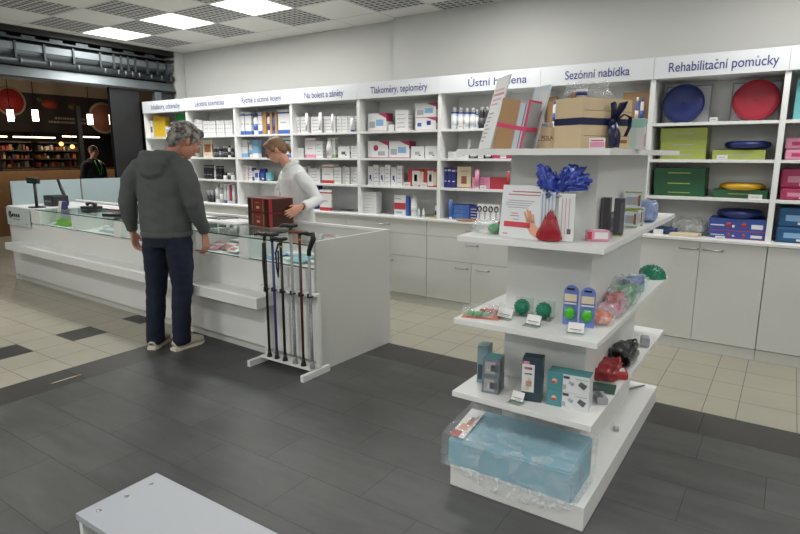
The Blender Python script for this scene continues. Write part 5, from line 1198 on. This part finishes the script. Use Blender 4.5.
# local: +y forward, +x to the person's right
HC = Vector((.135, .12, 1.562)); HR = Euler((math.radians(-30), 0, 0)).to_matrix(); HR = Euler((0, 0, math.radians(-42))).to_matrix() @ HR
m.loft([(0, .0, .90), (0, .0, 1.0), (0, 0, 1.2), (0, .0, 1.34), (0, .01, 1.42)], [(.16,.11),(.15,.11),(.17,.12),(.17,.11),(.10,.07)], B, n=20)
m.loft([(0, .02, 1.40), (.035, .065, 1.46), (.10, .095, 1.54)], [(.062,.062),(.056,.058),(.055,.058)], B, n=16)
MH = head(m, HC, HR, B, 1.09)
AL = {'l': [(-.17, 0, 1.38), (-.265, -.03, 1.12), (-.30, .03, .90)], 'r': [(.17, 0, 1.38), (.245, -.01, 1.12), (.255, .085, .885)]}
for k_, a in AL.items():
    m.chain(a, [.048, .038, .028], B)
    w_ = Vector(a[2]); sgn = -1 if k_ == 'l' else 1
    hand(m, w_+Vector((0, .006, -.015)), (0, .14, -1), (-sgn, .1, 0), (0, 1, .1), .55, 1.06, B)
for sx, kx, ax in ((-.09, -.125, -.158), (.09, .088, .062)):
    m.chain([(sx, 0, .88), (kx, .01, .48), (ax, 0, .09)], [.07, .05, .038], B)
    m.loft([(ax, -.04, .05), (ax, .05, .05), (ax+.01*(1 if sx > 0 else 0), .14, .035)], [(.035,.03),(.04,.035),(.035,.02)], B)
remesh(m, 'body', man, .0045, skin2)
face_parts(MH, man, browc=(150,146,140))
# jeans
jm = mat('dark_blue_denim', (17,24,46), .85, var=.25, vscale=30)
m = MB()
m.loft([(0, .0, .99), (0, -.0, .93), (0, -.01, .86), (0, -.008, .80)], [(.150,.115),(.168,.130),(.178,.138),(.165,.12)], jm, n=24)
for sx in (-1, 1):
    xs_ = (-.08, -.093, -.107, -.125, -.138, -.148, -.156, -.158) if sx < 0 else (.08, .093, .094, .088, .079, .071, .064, .062)
    m.loft([(a_, b_, z_) for a_, b_, z_ in zip(xs_, (-.005, -.005, .005, .012, .0, -.01, -.008, -.004), (.90, .80, .66, .50, .34, .20, .09, .045))], [(.088,.120),(.092,.118),(.086,.104),(.074,.086),(.069,.080),(.066,.078),(.064,.078),(.062,.080)], jm, n=22)
remesh(m, 'jeans', man, .008, jm, .010, (8, 8, 11), 2)
# hooded sweatshirt
hm_ = mat('grey_fleece', (78,81,80), .95, var=.10, vscale=60)
m = MB()
m.loft([(0, .0, .885), (0, .0, .92), (0, .003, .99), (0, .004, 1.12), (0, -.002, 1.26), (0, -.008, 1.36), (.01, .0, 1.43), (.02, .02, 1.475)], [(.180,.145),(.188,.150),(.190,.152),(.188,.150),(.196,.146),(.188,.130),(.125,.10),(.075,.07)], hm_, n=28)
for k_, sgn in (('l', -1), ('r', 1)):
    a = [Vector(q) for q in AL[k_]]
    sh = Vector((sgn*.160, -.005, 1.375)); mid = a[1]*.5+sh*.5+Vector((sgn*.018, -.015, .02))
    m.loft([sh-Vector((sgn*.05, 0, -.02)), sh, mid, a[1]+Vector((sgn*.004, -.012, 0)), a[1]*.5+a[2]*.5+Vector((0, -.012, 0)), a[2]+Vector((0, -.004, .03)), a[2]+Vector((0, 0, 0))], [(.07,.075),(.080,.086),(.074,.08),(.064,.068),(.056,.058),(.047,.049),(.038,.040)], hm_, n=20)
# hood lying on the shoulders and back
m.loft([(-.13, .04, 1.43), (-.115, -.035, 1.452), (-.06, -.085, 1.448), (0, -.10, 1.44), (.06, -.085, 1.448), (.115, -.03, 1.452), (.13, .045, 1.43)], [(.030,.03),(.040,.038),(.050,.042),(.055,.044),(.050,.042),(.040,.038),(.030,.03)], hm_, n=14, ref=(0, 0, 1))
m.loft([(0, -.085, 1.47), (0, -.128, 1.40), (0, -.135, 1.33), (0, -.115, 1.27)], [(.10,.035),(.115,.045),(.085,.035),(.02,.012)], hm_, n=18)
remesh(m, 'hooded_sweatshirt', man, .0085, hm_, .013, (7, 7, 9), 5, 4)
m = MB(); m.loft([(.186*math.cos(a*PI/12), .150*math.sin(a*PI/12), .892) for a in range(24)], (.020, .006), hm_, n=8, ref=(0, 0, 1), closed=True); m.build('waistband', man)
# hair
hr = bpy.data.materials.new('grey_hair'); hr.use_nodes = True; b = hr.node_tree.nodes['Principled BSDF']; N = hr.node_tree.nodes.new; L = hr.node_tree.links.new
tc = N('ShaderNodeTexCoord'); no = N('ShaderNodeTexNoise'); no.inputs['Scale'].default_value = 26; no.inputs['Detail'].default_value = 5; rp = N('ShaderNodeValToRGB')
rp.color_ramp.elements[0].position = .38; rp.color_ramp.elements[0].color = (*lin((66,62,58)), 1); rp.color_ramp.elements[1].position = .62; rp.color_ramp.elements[1].color = (*lin((158,155,148)), 1)
L(tc.outputs['Object'], no.inputs['Vector']); L(no.outputs['Fac'], rp.inputs[0]); L(rp.outputs[0], b.inputs['Base Color']); b.inputs['Roughness'].default_value = .7
m = MB()
m.ball((0, -.022, .042), (.086, .100, .088), hr, MH, u=24, v=16); m.ball((0, -.075, -.015), (.066, .045, .075), hr, MH); m.ball((0, .045, .088), (.055, .045, .032), hr, MH)
for sx in (-1, 1): m.ball((sx*.074, .012, .025), (.014, .03, .035), hr, MH)
rr = random.Random(4)
for k in range(190):
    z = rr.uniform(-.5, 1); a = rr.uniform(0, 2*PI); q = math.sqrt(max(0, 1-z*z)); d = Vector((q*math.cos(a), q*math.sin(a), z))
    if d.y > .55 and d.z < .45: continue
    p = Vector((d.x*.086, d.y*.100-.022, d.z*.088+.042)); t_ = Vector((d.x*.2, -.6, -.8)).normalized()
    if abs(p.x) > .06 and p.z < .02 and p.y > -.04: continue
    m.loft([p-d*.006, p+t_*.014+d*.003, p+t_*.03-d*.002], [(.007,.004),(.007,.004),(.003,.002)], hr, MH, n=6)
ob = remesh(m, 'hair', man, .0045, hr, .004, (40, 40, 40), 3, 2)
# shoes
shm = mat('cream_shoe_leather', (196,188,170), .6); sol = mat('shoe_sole', (214,208,194), .7)
for sx in (-1, 1):
    x = -.158 if sx < 0 else .062; tw = 0.1 if sx < 0 else -.4
    sh = MB()
    sh.loft([(0, -.075, .035), (0, -.06, .045), (0, .0, .06), (0, .06, .062), (0, .13, .045), (0, .18, .035)], [(.03,.03),(.040,.042),(.044,.05),(.046,.045),(.046,.032),(.03,.022)], shm, n=18)
    o = remesh(sh, 'shoe', man, .006, shm); o.location = (x, .0, .0); o.rotation_euler = (0, 0, tw)
    for v in o.data.vertices: v.co.z = max(.012, v.co.z)
    m = MB(); m.prism([(-.032,-.088),(.032,-.088),(.042,-.05),(.040,.03),(.048,.09),(.042,.15),(.02,.192),(-.015,.192),(-.042,.15),(-.048,.09),(-.040,.03),(-.042,-.05)], 0, .022, sol); m.build('sole', o)
    m = MB()
    for q in range(4): m.loft([(-.022, .045+.02*q, .098-.009*q), (0, .047+.02*q, .103-.009*q), (.022, .045+.02*q, .098-.009*q)], .0025, pal('gr'), n=6)
    m.build('laces', o)

# --- the woman behind the counter
wo = thing('person', 'person with glasses and tied brown hair in a white coat touching the red boxes', 'person', (-.93, -.96, 0), math.radians(157))
def WL(x, y, z):
    c, s_, dx, dy = math.cos(math.radians(157)), math.sin(math.radians(157)), x+.93, y+.96
    return Vector((dx*c+dy*s_, -dx*s_+dy*c, z))
def WD(x, y, z): return WL(x-.93, y-.96, z)
# local +y forward is towards the viewer's left-front
m = MB(); B = skin
HC = Vector((.055, .165, 1.505)); HR = Euler((0, 0, math.radians(-22))).to_matrix() @ Euler((math.radians(-30), 0, 0)).to_matrix()
m.loft([(0, 0, .88), (0, 0, 1.0), (0, .01, 1.15), (0, .03, 1.28), (0, .045, 1.35)], [(.14,.10),(.12,.09),(.14,.10),(.145,.09),(.09,.06)], B, n=20)
m.loft([(0, .05, 1.33), (.02, .09, 1.40), (.045, .13, 1.47)], [(.046,.046),(.042,.044),(.044,.046)], B, n=16)
MW = head(m, HC, HR, B, .93, True)
LA = [(-.14, .03, 1.28), tuple(WL(-.68, -.99, 1.07)), tuple(WL(-.605, -1.235, 1.035))]       # the hand on the right side of the boxes
RA = [(.14, .03, 1.28), (.215, .10, 1.05), tuple(WL(-.90, -1.20, 1.04))]
for a, sg in ((LA, -1), (RA, 1)):
    m.chain(a, [.04, .033, .023], B)
hand(m, WL(-.612, -1.26, 1.028), WD(-.22, -.88, -.40), WD(-1, .2, 0), WD(0, -.2, 1), .16, .95, B)
hand(m, WL(-.885, -1.225, 1.05), WD(.1, -.9, .15), (0, 0, -1), WD(1, 0, 0), .2, .92, B)
for sx in (-.09, .09):
    m.chain([(sx, 0, .86), (sx, .01, .46), (sx, 0, .09)], [.085, .052, .036], B)
    m.loft([(sx, -.05, .045), (sx, .05, .045), (sx, .15, .03)], [(.032,.03),(.036,.032),(.03,.018)], B)
remesh(m, 'body', wo, .0045, skin)
face_parts(MW, wo, True, browc=(96,74,56), lipc=(190,104,100))
trm = mat('navy_trousers', (36,44,84), .8)
m = MB(); m.loft([(0, 0, .96), (0, -.005, .86), (0, -.005, .79)], [(.15,.11),(.17,.125),(.165,.11)], trm, n=20)
for sx in (-.09, .09): m.loft([(sx*.9, 0, .86), (sx, 0, .7), (sx, .01, .46), (sx, 0, .08)], [(.088,.10),(.082,.09),(.062,.068),(.055,.065)], trm, n=18)
remesh(m, 'trousers', wo, .009, trm, .006, (8,8,9))
coat = mat('white_coat_cotton', (222,224,224), .85, var=.02, vscale=12)
m = MB()
m.loft([(0, -.0, .72), (0, -.0, .86), (0, .0, 1.0), (0, .01, 1.14), (0, .028, 1.26), (0, .035, 1.325), (0, .055, 1.37)], [(.215,.16),(.20,.155),(.172,.135),(.175,.135),(.180,.125),(.130,.098),(.066,.062)], coat, n=26)
for a, sg in ((LA, -1), (RA, 1)):
    a = [Vector(q) for q in a]; s0 = Vector((sg*.135, .03, 1.285))
    m.loft([s0-Vector((sg*.04, 0, -.01)), s0, (s0+a[1])/2+Vector((sg*.012, -.008, .01)), a[1]+Vector((sg*.004, -.012, -.004)), (a[1]+a[2])/2+Vector((0, 0, -.006)), a[2]*.93+a[1]*.07], [(.06,.064),(.07,.074),(.062,.066),(.058,.06),(.048,.05),(.038,.040)], coat, n=18)
remesh(m, 'coat', wo, .0075, coat, .010, (8, 8, 10), 9, 4)
m = MB()
for sg in (-1, 1): m.loft([(sg*.008, .125, 1.31), (sg*.045, .10, 1.375), (sg*.062, .035, 1.395), (sg*.03, -.01, 1.402)], [(.020,.005),(.024,.006),(.022,.006),(.018,.006)], coat, n=10, ref=(0, 0, 1))
m.build('collar', wo)
m = MB(); m.box(.05, .12, .152, .156, 1.155, 1.163, pal('gr')); m.box(.05, .12, .150, .153, 1.06, 1.155, coat); m.build('breast_pocket', wo)
m = MB()
for q in range(6): m.ball((.0, .158-.004*q, 1.26-.09*q), (.006, .004, .006), pal('wb'))
m.build('buttons', wo)
m = MB(); m.loft([Vector(LA[2])+Vector((.0+.026*math.cos(a*PI/6), -.002+.004*math.sin(a), .0+.026*math.sin(a*PI/6))) for a in range(12)], .004, softblack, n=6, closed=True); m.build('watch', wo)
hb = mat('brown_hair', (128,98,74), .6, var=.3, vscale=40)
m = MB()
m.ball((0, -.02, .036), (.0815, .098, .090), hb, MW, u=24, v=16); m.ball((0, .042, .084), (.052, .044, .030), hb, MW); m.ball((0, -.06, -.01), (.06, .048, .065), hb, MW)
for sx in (-1, 1): m.ball((sx*.071, .018, .03), (.013, .032, .032), hb, MW)
m.loft([(0, -.085, .01), (0, -.115, -.01), (0, -.118, -.045), (0, -.108, -.075), (0, -.10, -.095)], [(.02,.016),(.03,.022),(.03,.02),(.02,.014),(.006,.005)], hb, MW, n=12)
remesh(m, 'hair', wo, .0045, hb, .003, (60, 60, 14), 1, 2)
for sx in (-.09, .09):
    m = MB(); m.loft([(sx, -.09, .03), (sx, -.06, .05), (sx, .03, .055), (sx, .10, .04), (sx, .16, .025)], [(.03,.028),(.038,.045),(.04,.05),(.042,.036),(.028,.02)], white, n=16); o = m.build('shoe', wo)
    for v in o.data.vertices: v.co.z = max(.0, v.co.z)

# ---------------------------------------------------------------- roller shutter above the opening to the mall
steel = mat('galvanised_steel', (112,119,122), .52, .7, var=.15, vscale=6); steel_d = mat('dark_steel', (66,72,74), .5, .6, var=.2, vscale=8)
y0_, y1_ = -6.6, .56
t = thing('roller_shutter', 'grey metal roller shutter rolled up above the opening to the mall', 'roller shutter', (-4.86, 0, 2.36))
m = MB(); m.box(-.14, -.12, y0_, y1_, 0, .55, softblack); m.box(-.12, .10, y0_, y1_, .49, .555, softblack); m.build('housing', t)
m = MB(); m.loft([(-.01, y0_, .31), (-.01, y1_, .31)], .085, steel, n=20); m.build('barrel', t)
m = MB(); m.box(.07, .085, y0_, y1_, .30, .38, steel); m.build('slat', t)
m = MB(); m.loft([(.05, y0_, .18), (.05, y1_, .18)], .045, steel_d, n=14); m.build('lower_tube', t)
m = MB(); m.box(.0, .012, y0_, y1_, .0, .13, steel, Matrix.Translation((.09, 0, .0)) @ Matrix.Rotation(-.5, 4, 'Y'), bev=.003); m.box(-.10, .10, y0_, y1_, -.02, .0, softblack); m.build('bottom_rail', t)
ys_ = [-1.52-.34*k for k in range(14)]+[-1.2, -.86, -.52, -.34, -.24, -.14, -.04, .14, .30, .44]
for y in ys_:
    m = MB(); m.box(.06, .10, y-.012, y+.012, .21, .40, steel_d, bev=.003); m.loft([(.06, y+.05, .15), (.10, y+.05, .16), (.10, y+.05, .21)], .012, steel, n=8); m.build('bracket', t)
m = MB(); m.box(-.05, .10, y0_, y1_, .42, .44, steel_d)
for k in range(22): m.box(.085, .10, -6.4+.31*k, -6.25+.31*k, .44, .47, steel_d)
m.build('upper_rail', t)
m = MB(); m.box(.02, .10, .22, .32, -2.36, .0, steel); m.box(.02, .05, .32, .56, -2.36, .0, steel_d); m.build('guide_rail', t)
m = MB(); m.box(-4.86, -4.80, -.42, .0, 0, 2.34, darkw, bev=.004); tag(m.build('dark_column'), 'dark full height column beside the opening, left of the shelving', 'column')

# ---------------------------------------------------------------- the mall outside: dark grocery front
t_ = mat('mall_ceiling', (70,64,56), .9); mw = mat('mall_wall_dark', (28,24,22), .8); bei = mat('mall_bulkhead', (150,132,112), .8); wood = mat('counter_wood', (108,78,48), .6, var=.18, vscale=4)
m = MB(); m.box(-13.2, -4.9, -8, 5.2, 3.25, 3.35, t_); struct(m.build('ceiling'))
m = MB(); m.box(-13.3, -13.2, -8, 5.2, 0, 3.3, mw); struct(m.build('wall_mall_far'))
m = MB(); m.box(-13.3, -4.9, 5.1, 5.2, 0, 3.3, mw); m.box(-5.0, -4.9, .85, 5.2, 0, 3.3, mw); struct(m.build('wall_mall_right'))
m = MB(); m.box(-13.3, -5.0, -8.1, -8, 0, 3.3, mw); struct(m.build('wall_mall_left'))
m = MB(); m.box(-11.3, -11.0, -8, 5.1, 2.78, 3.25, bei); struct(m.build('trim_1'))
# banner over the grocery entrance
ban = thing('shop_banner', 'long dark shop banner with a red melon slice, fruit prints and small pale lettering', 'banner', (-10.98, 1.5, 1.95))
m = MB(); m.box(-.03, 0, -4, 3.5, 0, .82, mat('dark_brown_banner', (44,32,28), .7)); m.build('panel', ban)
def fdisc(y, z, r, mm, nm, seg=26, sy=1):
    m = MB(); m.lathe([(r, 0), (r, .006)], mm, Matrix.Translation((.001, y, z)) @ Matrix.Rotation(PI/2, 4, 'Y') @ Matrix.Diagonal((1, sy, 1, 1)), n=seg); return m
mel = mat('melon_red', (176,44,38), .6); rind = mat('melon_rind', (190,176,140), .6); ham = mat('melon_pink', (168,104,84), .6)
o = fdisc(-.54, .62, .30, rind, 'm').build('melon_print', ban); o['label'] = 'red melon slice with pale rind'
m = fdisc(-.54, .62, .26, mel, ''); [m.box(.0075, .0085, -.54+.12*math.cos(a)-.008, -.54+.12*math.cos(a)+.008, .62+.12*math.sin(a)-.015, .62+.12*math.sin(a)+.015, softblack) for a in (0, 1.2, 2.4, 3.6, 4.8)]
q_ = m.build('melon_flesh', o); q_.location = (.003, 0, 0)
o = fdisc(1.43, .38, .36, rind, '').build('round_print', ban); m = fdisc(1.43, .38, .31, ham, ''); q_ = m.build('round_filling', o); q_.location = (.003, 0, 0)
for y, z, r, c_, sy in ((.25, .62, .10, (150,56,34), 1.8), (-.05, .42, .07, (140,50,30), 1.4), (.75, .60, .08, (96,74,40), 1.5), (.05, .70, .05, (70,90,40), 1.3)):
    fdisc(y, z, r, mat('fruit_%d' % c_[0], c_, .6), '', sy=sy).build('fruit_print', ban)
m = MB()
rr = random.Random(2)
for row, (ya, yb) in enumerate(((.32, .98), (.18, 1.14))):
    y = ya
    while y < yb:
        w_ = rr.uniform(.025, .05); m.box(.001, .004, y, y+w_, .30-.085*row, .345-.085*row, mat('pale_print', (150,140,124), .6)); y += w_+.014
m.build('small_print', ban)
for k, (y, z) in enumerate(((-.10, 2.10), (.30, 2.12), (1.275, 2.10), (1.714, 2.12))):
    t = thing('pendant_lamp', 'glowing white cylinder lamp hanging in the mall, %s of four from left' % ORD[k], 'lamp', (-8.5, y, z-.06), 0, 'pendant lamps in the mall')
    m = MB(); m.lathe([(.05, 0), (.05, .19)], mat('lamp_glow', (255,246,228), .5, emit=(255,244,224), estr=5), n=20); m.build('lamp_shade', t)
    m = MB(); m.lathe([(.052, .19), (.04, .21), (.006, .22), (.006, 3.25-z+.06)], softblack, n=12); m.build('cord', t)
    pl = bpy.data.lights.new('pendant_light', 'POINT'); pl.energy = 16; pl.color = (1, .86, .68); pl.shadow_soft_size = .08; lo = bpy.data.objects.new('pendant_light', pl); COL.objects.link(lo); lo.location = (-8.4, y, z-.25)
# grocery inside: shelving with goods, strip lamps
m = MB(); m.box(-11.3, -11.1, -8, 5.1, 0, 1.16, wood); struct(m.build('wall_grocery_low'))
m = MB(); m.box(-9.15, -9.0, -8, 2.0, 0, 1.17, wood)
tag(m.build('wooden_barrier'), 'low wooden barrier in the mall beyond the glass partition', 'barrier')
rr = random.Random(9)
gc = [(130,70,36),(120,92,60),(120,30,26),(170,150,124),(60,44,34),(130,50,30),(50,60,36),(40,30,28),(30,24,24),(150,140,130)]
for s_ in range(6):
    yy = -3.2+1.15*s_
    t = thing('grocery_shelf', 'dim shelf of groceries in the shop across the mall, %s from left' % ORD[s_], 'shelf', (-12.6, yy, 0), 0, 'grocery shelves across the mall')
    m = MB(); m.box(-.2, .2, -.5, .5, 0, .08, mw); [m.box(-.2, .2, -.5, .5, z, z+.03, mw) for z in (.5, .95, 1.15, 1.35, 1.55, 1.75)]; m.box(-.22, -.2, -.5, .5, 0, 2.0, mw); m.build('frame', t)
    for z in (.53, .98, 1.18, 1.38, 1.58):
        m = MB(); y = -.48
        while y < .44:
            w_ = rr.uniform(.025, .07); c_ = rr.choice(range(10)); m.box(-.1, rr.uniform(.05, .18), y, y+w_, z, z+rr.uniform(.05, .15), mat('goods_%d' % c_, gc[c_], .6)); y += w_+rr.choice((.004, .01, .05))
        m.build('goods', t)['kind'] = 'stuff'
for k, (y, z) in enumerate(((-2.4, 1.86), (-.55, 1.88), (.85, 1.86), (1.9, 1.86), (3.0, 1.9))):
    t = thing('strip_lamp', 'thin warm strip lamp inside the grocery across the mall, %s from left' % ORD[k], 'lamp', (-12.2, y, z), 0, 'strip lamps in the grocery')
    m = MB(); m.box(-.04, .04, -.45, .45, 0, .03, mat('strip_glow', (255,236,208), .5, emit=(255,232,200), estr=4)); m.build('diffuser', t)
    m = MB(); m.box(-.05, .05, -.47, .47, .03, .05, softblack); m.box(-.008, .008, -.008, .008, .05, 3.25-z, softblack); m.build('housing', t)
    al = bpy.data.lights.new('strip_light', 'AREA'); al.shape = 'RECTANGLE'; al.size = .1; al.size_y = .9; al.energy = 5; al.color = (1, .78, .55); lo = bpy.data.objects.new('strip_light', al); COL.objects.link(lo); lo.location = (-12.2, y, z-.03)
for k, (x, y, z, r) in enumerate(((-11.6, .55, 1.60, .09), (-11.6, -.15, 1.90, .05), (-11.6, 2.45, 1.66, .05), (-11.6, 2.2, 1.72, .05))):
    t = thing('globe_lamp', 'small warm glowing lamp in the grocery, %s from left' % ORD[[1,0,3,2][k]], 'lamp', (x, y, z), 0, 'small lamps in the grocery')
    m = MB(); m.ball((0, 0, 0), r, mat('warm_glow', (255,200,130), .5, emit=(255,190,110), estr=2.2)); m.build('globe', t)
    m = MB(); m.loft([(0, 0, r), (0, 0, 3.25-z)], .006, softblack, n=6); m.build('cord', t)
m = MB(); m.box(-9.6, -9.5, 1.55, 1.63, 0, 2.45, softblack); tag(m.build('black_post'), 'tall black post in the mall behind the dark-jacketed person', 'post')
m = MB(); m.box(-11.05, -10.99, -8, -.2, 1.60, 1.92, mat('dark_canopy', (16,14,14), .8)); m.box(-11.05, -10.99, .55, .66, 0, 1.95, softblack); struct(m.build('trim_2'))
m = MB(); m.box(-10.9, -10.6, -1.2, .45, 0, 1.50, mat('produce_red', (110,44,34), .6)); m.box(-10.6, -10.59, -.5, .1, 1.28, 1.40, pal('kr')); [m.ball((-10.75, -1.1+.12*q, 1.52), .06, mat('produce_%d' % (q % 3), [(150,50,30),(160,120,60),(90,60,40)][q % 3], .6), u=8, v=6) for q in range(12)]; tag(m.build('fruit_display'), 'reddish produce display in the grocery behind the barrier', 'display')
# passer-by
pm = thing('person', 'person in dark jacket with a bright green lanyard standing in the mall', 'person', (-8.0, .98, 0), math.radians(-75))
m = MB(); HC = Vector((0, .04, 1.52))
MP = head(m, HC, Euler((math.radians(-14), 0, 0)).to_matrix(), skin2, .95)
m.loft([(0, 0, .88), (0, 0, 1.1), (0, 0, 1.3), (0, .01, 1.38)], [(.14,.1),(.13,.1),(.12,.08),(.06,.05)], skin2, n=16); m.loft([(0, .01, 1.36), (0, .03, 1.47)], [.048, .046], skin2)
for sg in (-1, 1):
    m.chain([(sg*.14, 0, 1.29), (sg*.24, -.01, 1.07), (sg*.2, .14, .9)], [.03, .03, .025], skin2); hand(m, (sg*.195, .155, .885), (-.2*sg, .6, -.7), (-sg, 0, -.2), (0, .7, .6), .4, .93, skin2)
    m.chain([(sg*.09, 0, .86), (sg*.095, .01, .46), (sg*.1, 0, .08)], [.085, .053, .038], skin2)
remesh(m, 'body', pm, .007, skin2); face_parts(MP, pm)
jk = mat('dark_jacket', (26,28,38), .8)
m = MB(); m.loft([(0, 0, .80), (0, 0, 1.0), (0, 0, 1.2), (0, 0, 1.31), (0, .01, 1.40)], [(.19,.14),(.18,.14),(.195,.14),(.17,.12),(.08,.075)], jk, n=22)
for sg in (-1, 1): m.loft([(sg*.13, 0, 1.31), (sg*.19, 0, 1.27), (sg*.245, -.01, 1.07), (sg*.205, .12, .92)], [(.06,.06),(.07,.07),(.06,.06),(.045,.045)], jk, n=16)
remesh(m, 'jacket', pm, .01, jk, .008)
m = MB()
for sg in (-1, 1): m.loft([(sg*.09, .0, .84), (sg*.095, 0, .5), (sg*.1, 0, .06)], [(.09,.1),(.07,.075),(.06,.07)], softblack, n=16)
m.build('trousers', pm)
m = MB()
for sg in (-1, 1): m.loft([(sg*.1, -.08, .03), (sg*.1, .03, .045), (sg*.1, .15, .025)], [(.035,.03),(.04,.045),(.03,.02)], softblack, n=12)
o = m.build('shoes', pm)
for v in o.data.vertices: v.co.z = max(.0, v.co.z)
m = MB(); m.loft([(-.05, .09, 1.37), (-.045, .15, 1.25), (-.01, .16, 1.10)], (.010, .003), mat('green_lanyard', (60,190,40), .5), n=6); m.loft([(.05, .09, 1.37), (.045, .15, 1.25), (.01, .16, 1.10)], (.010, .003), mat('green_lanyard', (60,190,40), .5), n=6); m.build('lanyard', pm)
m = MB(); m.ball((0, -.018, .036), (.082, .095, .088), softblack if 0 else mat('dark_brown_hair', (70,50,40), .7), MP); remesh(m, 'hair', pm, .007, MATS['dark_brown_hair'])

m = MB(); m.box(-.095, .095, -.006, .006, .0, .0015, pal('kr')); m.box(-.08, .06, -.003, .003, .0015, .002, pal('w'))
tag(m.build('floor_tape', None, (-1.054, -3.06, 0.0003), math.radians(90)), 'short worn orange and white tape strip stuck on the dark floor band', 'tape')
# ---------------------------------------------------------------- ambient
wd = bpy.data.worlds.new('world'); S.world = wd; wd.use_nodes = True
wd.node_tree.nodes['Background'].inputs[0].default_value = (.55, .58, .62, 1); wd.node_tree.nodes['Background'].inputs[1].default_value = .02
